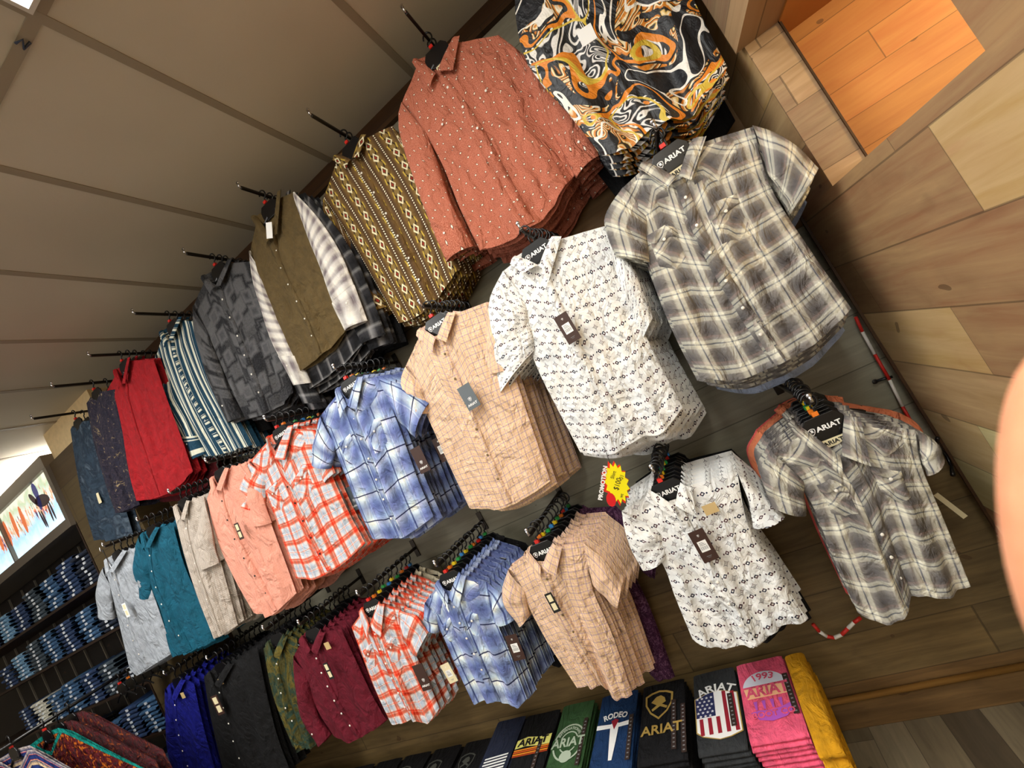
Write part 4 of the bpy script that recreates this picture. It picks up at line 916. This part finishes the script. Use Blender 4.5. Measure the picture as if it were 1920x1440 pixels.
# prints are thin ink shapes a hair above the cloth
INKH = .006
PW, PO, PP, PB = mflat('pale blue ink', (222, 226, 240), .6), mflat('apricot ink', (250, 196, 150), .6), mflat('purple ink', (178, 84, 190), .6), mflat('dark pink ink', (222, 70, 110), .6)
o, h = top[0]
tp(o, disc_poly(0, .045, .082, .075, 28, .12, PI - .12), PW, 'arch_print', .004, zt)
tp(o, [(-.08, .045), (.082, .045), (.080, -.005), (-.072, -.005)], PO, 'sunset_print', .004, zt)
ttext(o, '1993', .044, MAT['hotpink'], .0, .092, '1993_print', arc=.12); ttext(o, 'ARIAT', .070, MAT['hotpink'], .006, .022, 'word_print', sx=.80, bold=.002)
tp(o, [(-.07, -.065), (-.04, -.06), (0, -.066), (.04, -.06), (.082, -.045), (.08, -.075), (.05, -.102), (0, -.112), (-.045, -.100)], PP, 'boat_print', .004, zt)
for k in range(4): tp(o, [(-.05 + .03 * k, -.058), (-.044 + .03 * k, -.058), (-.040 + .03 * k, -.02), (-.054 + .03 * k, -.02)], PP, 'drip_print', .0045, zt)
ttext(o, 'BOOT CO', .034, MAT['hotpink'], .008, -.084, 'boot_print', sx=.95, bold=.0008)
strip(o, .083, -.10, .085, zt + .003)
o, h = top[1]
ttext(o, 'ARIAT', .052, WH, 0.005, .090, 'word_print', arc=.14, bold=.0012, sx=1.1)
RDI, BLI = mflat('crimson ink', (150, 26, 44), .6), mflat('navy ink', (24, 34, 84), .6)
m = MB(); outl = [(-.083, .052), (-.03, .074), (.02, .076), (.085, .05), (.083, -.12), (.04, -.135), (0, -.14), (-.06, -.12), (-.083, -.10)]
tp(o, [(x * 1.05, y * 1.0 + .003 * (1 if y > 0 else -1)) for x, y in outl], GOLD, 'shield_border', .0030, zt)
tp(o, outl, WH, 'flag_field', .0036, zt)
for k in range(5):
    x = -.070 + .033 * k
    y1 = -.045 if x < 0 else .070 - .25 * max(0, x - .03)
    tp(o, [(x, -.118), (x + .015, -.118), (x + .013, y1), (x - .002, y1)], RDI, 'red_stripe', .0042, zt)
tp(o, [(-.083, .050), (-.03, .072), (-.006, .074), (-.006, -.04), (-.083, -.04)], BLI, 'star_field', .0044, zt)
for r_ in range(6):
    for c_ in range(4):
        cx, cy = -.074 + .019 * c_ + (.009 if r_ % 2 else 0), .050 - .017 * r_
        if cx > -.012: continue
        tp(o, [(cx + (.0075 if q % 2 == 0 else .003) * math.sin(PI * q / 5), cy + (.0075 if q % 2 == 0 else .003) * math.cos(PI * q / 5)) for q in range(10)][::-1], WH, 'star', .0050, zt)
strip(o, .058, -.10, .05, zt + .004)
def tshield(o, cx, cy, s, mat):
    m = MB(); n = len(SHIELD); z = zt + .0035
    m.add([(cx + x * s, cy + y * s, z) for x, y in SHIELD] + [(cx + x * s * .86, cy + y * s * .86, z) for x, y in SHIELD], [(i, n + i, n + (i + 1) % n, (i + 1) % n) for i in range(n)])
    for bl in ([(-.28, .10), (-.10, .30), (.06, .34), (.2, .22), (.24, .05), (.1, -.02), (.30, -.14), (.26, -.22), (.04, -.10), (-.22, -.26), (-.26, -.18), (-.08, -.04)],):
        m.add([(cx + x * s, cy + y * s, z) for x, y in bl], [tuple(range(len(bl)))[::-1]])
    m.build('shield_print', mat, o)
o, h = top[2]
tshield(o, -.015, .075, .13, GOLD); ttext(o, 'ARIAT', .060, GOLD, -.0, -.055, 'word_print', bold=.0012, sx=1.05); strip(o, .052, -.15, .08, zt + .003); strip(o, .092, -.17, .05, zt + .003)
o, h = top[3]
ttext(o, 'RODEO', .040, WH, 0, .070, 'word_print', arc=.16, bold=.001, sx=.85)
tp(o, [(-.088, .035), (-.088, .012), (-.02, .010), (-.016, -.05), (-.008, -.14), (.008, -.14), (.016, -.05), (.02, .010), (.088, .014), (.088, .037), (.02, .030), (0, .04), (-.02, .030)], WH, 'steer_skull_print', .0035, zt)
tp(o, [(-.018, .045), (0, .0), (.018, .045), (0, .055)][::-1], RDI, 'red_print', .0042, zt); strip(o, .078, -.15, .06, zt + .003)
o, h = top[4]
PG = mflat('pale green ink', (176, 190, 168), .6)
m = MB(); a_, b_ = disc_poly(0, -.02, .080, .092), disc_poly(0, -.02, .072, .084)
m.add([(x, y, zt + .0035) for x, y in a_] + [(x, y, zt + .0035) for x, y in b_], [(i, (i + 1) % 28, 28 + (i + 1) % 28, 28 + i) for i in range(28)]); m.build('ring_print', PG, o)
m = MB(); a_, b_ = disc_poly(0, -.02, .048, .054), disc_poly(0, -.02, .042, .048)
m.add([(x, y, zt + .0035) for x, y in a_] + [(x, y, zt + .0035) for x, y in b_], [(i, (i + 1) % 28, 28 + (i + 1) % 28, 28 + i) for i in range(28)]); m.build('ring_print', PG, o)
ttext(o, 'INTERNATIONAL', .019, PG, 0, .046, 'arc_print', arc=.058, bold=.0005, sx=.95)
tp(o, [(-.086, .0), (.086, .0), (.086, -.05), (-.086, -.05)][::-1], MAT['green'], 'band_print', .0040, zt)
text('word_print', 'ARIAT', .062, PG, o, (0, -.026, zt + .0062), (0, 0, 0), bold=.0014, sx=.95)
tp(o, disc_poly(0, -.09, .03, .028), PG, 'badge_print', .0038, zt); strip(o, .070, -.14, .09, zt + .003)
o, h = top[5]
Y1, Y2, Y3 = mflat('pale yellow ink', (240, 234, 130), .6), mflat('orange ink', (240, 150, 40), .6), mflat('deep orange ink', (222, 96, 30), .6)
tp(o, [(-.098, .045), (-.04, .058), (.03, .046), (.098, .052), (.098, .0), (.03, .0), (-.04, .008), (-.098, .0)], Y1, 'yellow_print', .0035, zt)
ttext(o, 'ARIAT', .052, MAT['tee'], 0, .024, 'word_print', bold=.001, sx=1.15)
for q, (yy, mt_) in enumerate(((-.006, Y2), (-.016, Y3), (-.027, Y2), (-.036, mflat('rust ink', (170, 60, 20), .6)))): tp(o, [(-.098, yy), (.098, yy + .004), (.098, yy - .003), (-.098, yy - .007)], mt_, 'stripe_print', .0035, zt)
strip(o, .045, -.14, .03, zt + .003)
o, h = top[6]
for q in range(5): tp(o, [(-.06, -.03 - .016 * q), (.075, -.018 - .016 * q), (.075, -.026 - .016 * q), (-.06, -.038 - .016 * q)], WH, 'block_print', .0035, zt)
GI = mflat('faint grey ink', (84, 86, 80), .6)
for ti in range(7, 14):
    o, h = top[ti]; tshield(o, -.03, .05, .10, GI); ttext(o, 'ARIAT', .040, GI, -.02, -.045, 'word_print', bold=.001)
# mustard cloth pile at the right end
m = folded(.10, .46, .12, 5)
for k in range(3):
    o = folded(.075, .42, .045, 60 + k).build('folded_trousers', MAT['mustard'], None, smooth=True); o.location = (-.226, 1.64, zt0 + .0 + .046 * k)
    tag(o, f"mustard folded trousers, {['lowest', 'middle', 'topmost'][k]} of three beside the pink T-shirts", 'trousers', 'mustard trousers at the bench end')
# ------------------------------------------------------------------ small things
# price burst
pc = W((1154, 906), 1.46)
pr = thing('promotion_sign', 'yellow and red starburst promotion sign between the rows of white shirts', 'sign', pc)
def burst(rx, rz, n=15, k=.78, seed=1):
    r_ = random.Random(seed); return [((rx if q % 2 == 0 else rx * k) * math.cos(2 * PI * q / (2 * n)) , (rz if q % 2 == 0 else rz * k) * math.sin(2 * PI * q / (2 * n))) for q in range(2 * n)]
m = MB(); m.prism(burst(.048, .080), -.0015, .0015); m.build('red_card', mflat('red card', (220, 44, 26), .4), pr)
m = MB(); m.prism([(x + .004, z) for x, z in burst(.042, .072)], -.0035, -.0016); m.build('yellow_card', mflat('yellow card', (246, 232, 20), .4), pr)
m = MB(); m.prism(disc_poly(-.030, -.050, .016, .024, 14), -.0045, -.003); m.build('red_spot', mflat('red spot', (214, 24, 34), .4), pr)
text('promo_print', 'PROMOTION', .020, WH, pr, (-.042, -.004, .012), (PI / 2, -1.15, 0), bold=.0008)
def scr(txt, x, z, s): text('handwriting', txt, s, BK, pr, (x, -.0042, z), (PI / 2, -1.0, 0), sx=.8)
scr('Shirt', .0, .030, .018); scr('$100', .006, -.004, .026); scr('01', .026, .016, .020); scr('wt', .008, -.045, .016)
m = MB(); m.tube([(.0, 0, .07), (.0, .02, .10), (.0, .05, .13)], .0012, 5); m.build('string', BK, pr)
pr.rotation_euler = (0, .25, .35)
# red and white barrier cord in the corner
def cord(pts, name, r=.006):
    root = thing(name, 'red and white cord hanging down the corner beside the plank side wall' if 'rope' in name else 'red and white strap loop under the lower shirts', 'cord', pts[0])
    for i, (a, b) in enumerate(zip(pts[:-1], pts[1:])):
        m = MB(); m.tube([Vector(a), Vector(b)], r, 8); m.build('cord_section', [mflat('cord red', (206, 40, 30), .5), mflat('cord white', (226, 220, 210), .5)][i % 2], root, off=pts[0], smooth=True)
    return root
px_ = [(1604, 594), (1617, 622), (1640, 664), (1668, 712), (1692, 762), (1708, 790), (1724, 815), (1745, 846)]
cord([W(p, 1.91) for p in px_], 'corner_rope', .0055)
cord([W(p, 1.90) for p in [(1524, 1170), (1536, 1184), (1550, 1193), (1564, 1196), (1578, 1190), (1590, 1178), (1601, 1167), (1614, 1158)]], 'strap_loop', .007)
# black coat hook on the side wall
a = W((192, 1030), P - .03); b = W((236, 1122), P - .03)
m = MB(); m.tube([a + Vector((-.02, 0, .02)), a + Vector((-.03, 0, .0)), a + Vector((-.012, 0, -.012)), a, b], .0028, 6); tag(m.build('chrome_hook', CH, smooth=True), 'thin chrome ticket hook hanging before the light grey shirt', 'hook')
hk = thing('coat_hook', 'black curved metal coat hook on the plank side wall', 'hook', WX((1795, 866), XW - .024))
a = [WX(p, XW - .028) for p in [(1778, 814), (1770, 830), (1776, 852), (1792, 872), (1812, 882)]]
a = [p + Vector((-d, 0, 0)) for p, d in zip(a, (.030, .022, .004, .012, .038))]
m = MB(); m.tube(a, [.006, .005, .006, .005, .007], 8); m.build('hook_body', PL, hk, off=hk.location, smooth=True)
m = MB(); c = WX((1778, 852), XW - .024); m.box(c - Vector((.001, .012, .03)), c + Vector((.004, .012, .03))); m.build('mount_plate', PL, hk, off=hk.location)
# small black catch on the wall
c = W((1658, 710), D - .02); m = MB(); m.tube([c + Vector((-.03, 0, .004)), c, c + Vector((.022, -.01, -.002))], .005, 7); m.disc(c + Vector((-.03, -.002, .004)), .009)
tag(m.build('wall_catch', PL, smooth=True), 'small black catch on the grey slats beside the red cord', 'catch')
# paper slip by the right shirts
c = W((1782, 948), 1.80); sl = MB(); sl.box((-.008, -.0008, -.055), (.008, .0008, .055)); o = sl.build('paper_slip', CRD); o.location = c; o.rotation_euler = (0, -.35, 0); tag(o, 'long pale paper slip hanging behind the right grey plaid shirts', 'paper slip')
# clip on the ceiling bar
c = WZ((42, 78), ZC - .006); cc = MB(); cc.tube([c + Vector((-.012, -.012, -.004)), c + Vector((.014, -.006, -.01)), c + Vector((-.014, .004, -.01)), c + Vector((.012, .012, -.004))], .004, 6)
tag(cc.build('ceiling_clip', mflat('blue grey clip', (52, 62, 84), .5), smooth=True), 'small dark blue clip on the ceiling bar at upper left', 'clip')
# ------------------------------------------------------------------ the rack of striped garments at lower left
def rack_garment(key, mat, Y, L, R, H, N, desc, short, n, extra=None, **k):
    return garment(dict(key=key, mat=mat, desc=desc, short=short, where='on the floor rack', group=short + 's on the floor rack', Y=Y, L=L, R=R, H=H, N=N, n=n, logo=False, placket=False, collar=False, **k))
def mserape():
    t = NT('navy knit with cream and red bands'); u, v = t.uv(); d = v * -1. + (t.noise(t.uvv, 5, 2) - .5) * .02
    col = t.ramp(d / .62, band([(34, 52, 108), (.0, .05, (190, 176, 166)), (.05, .11, (196, 34, 40)), (.11, .16, (236, 206, 160)), (.5, .54, (214, 96, 40))]))
    cloth_bump(t, 1.5); return t.fin(col, .9, .1)
MAT['serape'] = mserape()
def mknit2():
    t = NT('maroon flecked knit with teal shoulder'); u, v = t.uv(); d = v * -1.
    kn = t.ramp(t.noise(t.uvv, 26, 3, .6, 1.), [(.34, (56, 46, 50)), (.45, (104, 30, 36)), (.55, (84, 26, 30)), (.62, (210, 112, 36))])
    col = t.mix(d < .026, kn, (22, 140, 128)); cloth_bump(t, 1.5); return t.fin(col, .9, .1)
MAT['knit2'] = mknit2()
rack_garment('f1', 'serape', 1.00, [(-130, 1530), (-120, 1600), (-60, 1760)], [(196, 1476), (250, 1560), (330, 1700)], [(-60, 1760), (140, 1760), (330, 1700)], [(-4, 1424), (56, 1398), (36, 1444)], 'navy knit pullover with red and cream bands', 'navy banded pullover', 1, dy=.04, hz=.0, tip=1.0, row=1)
rack_garment('f2', 'knit2', 1.12, [(-60, 1490), (-50, 1560), (0, 1720)], [(270, 1440), (310, 1520), (380, 1660)], [(0, 1720), (200, 1740), (380, 1660)], [(62, 1392), (114, 1364), (96, 1410)], 'maroon flecked knit pullover with teal shoulders', 'maroon flecked pullover', 3, dy=.055, hz=.0, tip=1.1, row=1, alt={1: ('knit', 'maroon flecked plain pullover', 1.0), 2: ('knit', 'maroon flecked plain pullover', 1.0)})
for o in [q for q in C.objects if q.get('category') == 'display rack']:   # these hang from the free standing rack, not the wall
    if 'floor rack' in o.get('label', ''):
        for ch in list(o.children): bpy.data.objects.remove(ch)
        bpy.data.objects.remove(o)
g1 = W((56, 1402), 1.06); rz = g1.z + .077
rk = thing('floor_rack', 'black floor rack with hangers in front of the jeans shelves', 'clothes rack', (g1.x, 1.4, 0))
m = MB(); m.tube([(g1.x + .02, .85, rz), (g1.x - .06, 2.0, rz)], .011, 10); m.build('rail', PL, rk, off=rk.location, smooth=True)
for (x, y) in ((g1.x + .02, .86), (g1.x - .06, 1.99)):
    m = MB(); m.tube([(x, y, .02), (x, y, rz)], .012, 8); m.build('post', PL, rk, off=rk.location, smooth=True)
    m = MB(); m.box((x - .22, y - .02, 0), (x + .22, y + .02, .025)); m.build('foot', PL, rk, off=rk.location)
for k in range(8):
    make_hanger(False, Vector((g1.x - .005 * k, 1.50 + .05 * k, rz - .077)), f"empty black hanger on the floor rack, {ORD[k]} behind the knit pullovers", 'empty hangers on the floor rack', k)
# ------------------------------------------------------------------ lamps of the shop, and one panel added for the side wall
LM = NT('lamp diffuser'); LM.fin((255, 250, 240), .5); LM.b.inputs['Emission Color'].default_value = (1, .99, .95, 1); LM.b.inputs['Emission Strength'].default_value = 16.
cells = [(-.726, .171, 'nearest the wall of shirts'), (-2.58, -1.05, 'added behind the photographer to brighten the side wall'), (-3.2, .171, 'above the floor rack'), (-3.2, -2.27, 'at the rear left'), (.20, -1.05, 'beside the plank side wall')]  # unseen panel behind the photographer is added to brighten the plank side wall
for x, y, lb in cells:
    t = thing('ceiling_light', f"white rectangular ceiling light panel {lb}", 'ceiling light', (x, y, ZC))
    hw = .29 if x < .1 else .22
    m = MB(); m.box((-hw, -.59, -.012), (hw, .59, -.008)); m.build('diffuser', LM.m, t)
    m = MB()
    for a_, b_ in (((-hw - .012, -.602), (hw + .012, -.59)), ((-hw - .012, .59), (hw + .012, .602)), ((-hw - .012, -.59), (-hw, .59)), ((hw, -.59), (hw + .012, .59))): m.box((a_[0], a_[1], -.018), (b_[0], b_[1], 0))
    m.build('frame', mflat('lamp frame', (200, 196, 186), .4), t)
LS = LM.m.copy(); LS.name = 'strip diffuser'; LS.node_tree.nodes['Principled BSDF'].inputs['Emission Strength'].default_value = 40.
# strip light on top of the light box, washing the ceiling
tl = thing('strip_light', 'fluorescent strip light on top of the light box', 'strip light', JP(1.2, pt + .12, -.15))
m = MB(); jbox(m, .35, 2.6, -.20, -.14, pt + .105, pt + .13); m.build('tube', LS, tl, off=JP(1.2, pt + .12, -.15))
# ------------------------------------------------------------------ the finger at the right edge, close to the lens
def CP(x, y, d):
    return CAM + Vector(M.T @ np.array([(x - 960) / 800. * d, (y - 720) / 800. * d, d]))
skin = NT('skin'); skin.obj(); skin.fin(skin.ramp(skin.noise(skin.obv, 160, 3), [(.3, (206, 138, 102)), (.7, (218, 154, 116))]), .5, .4)
skin.b.inputs['Subsurface Weight'].default_value = .25; skin.b.inputs['Subsurface Scale'].default_value = .006; skin.b.inputs['Subsurface Radius'].default_value = (1., .35, .2)
hd = bpy.data.meshes.new('hand'); V, Ed, Rr = [], [], []
def chain(pts, rad, root=None):
    k0 = root
    for p, r_ in zip(pts, rad):
        V.append(p); Rr.append(r_)
        if k0 is not None: Ed.append((k0, len(V) - 1))
        k0 = len(V) - 1
    return k0
d0 = .056
V.append(CP(2720, 1650, .085)); Rr.append(.024); V.append(CP(2440, 1450, .075)); Rr.append(.022); Ed.append((0, 1))
chain([CP(2230, 1350, .064), CP(2096, 1190, d0), CP(2052, 1000, d0), CP(2044, 800, d0), CP(2076, 600, d0)], [.0100, .0098, .0096, .0092, .0070], 1)
chain([CP(2420, 1120, .078), CP(2360, 900, .085), CP(2330, 720, .085), CP(2360, 590, .08)], [.0098, .0094, .009, .0068], 1)
chain([CP(2640, 1120, .088), CP(2600, 900, .098), CP(2580, 730, .098), CP(2600, 620, .09)], [.0095, .009, .0085, .0065], 1)
chain([CP(2820, 1250, .092), CP(2860, 1080, .10), CP(2850, 930, .10)], [.0085, .008, .006], 0)
chain([CP(2440, 1800, .08), CP(2260, 1860, .075), CP(2120, 1840, .07)], [.0125, .0110, .008], 0)
V.append(CP(3100, 2150, .10)); Rr.append(.024); Ed.append((0, len(V) - 1))
hd.from_pydata([tuple(v) for v in V], Ed, []); ho = bpy.data.objects.new('hand', hd); C.objects.link(ho)
sk = ho.modifiers.new('skin', 'SKIN'); sk.use_smooth_shade = True
for i, r_ in enumerate(Rr): hd.skin_vertices[0].data[i].radius = (r_, r_)
hd.skin_vertices[0].data[0].use_root = True
sb = ho.modifiers.new('sub', 'SUBSURF'); sb.levels = 2; sb.render_levels = 2
hd.materials.append(skin.m); tag(ho, 'photographer hand with one fingertip intruding at the right edge', 'hand')
bad = [l for l in ALL_LABELS if l[0] > 16 or l[0] < 4]
print('LABEL COUNT', len(ALL_LABELS), 'too long', len(bad), bad[:12], 'objects', len(C.objects))
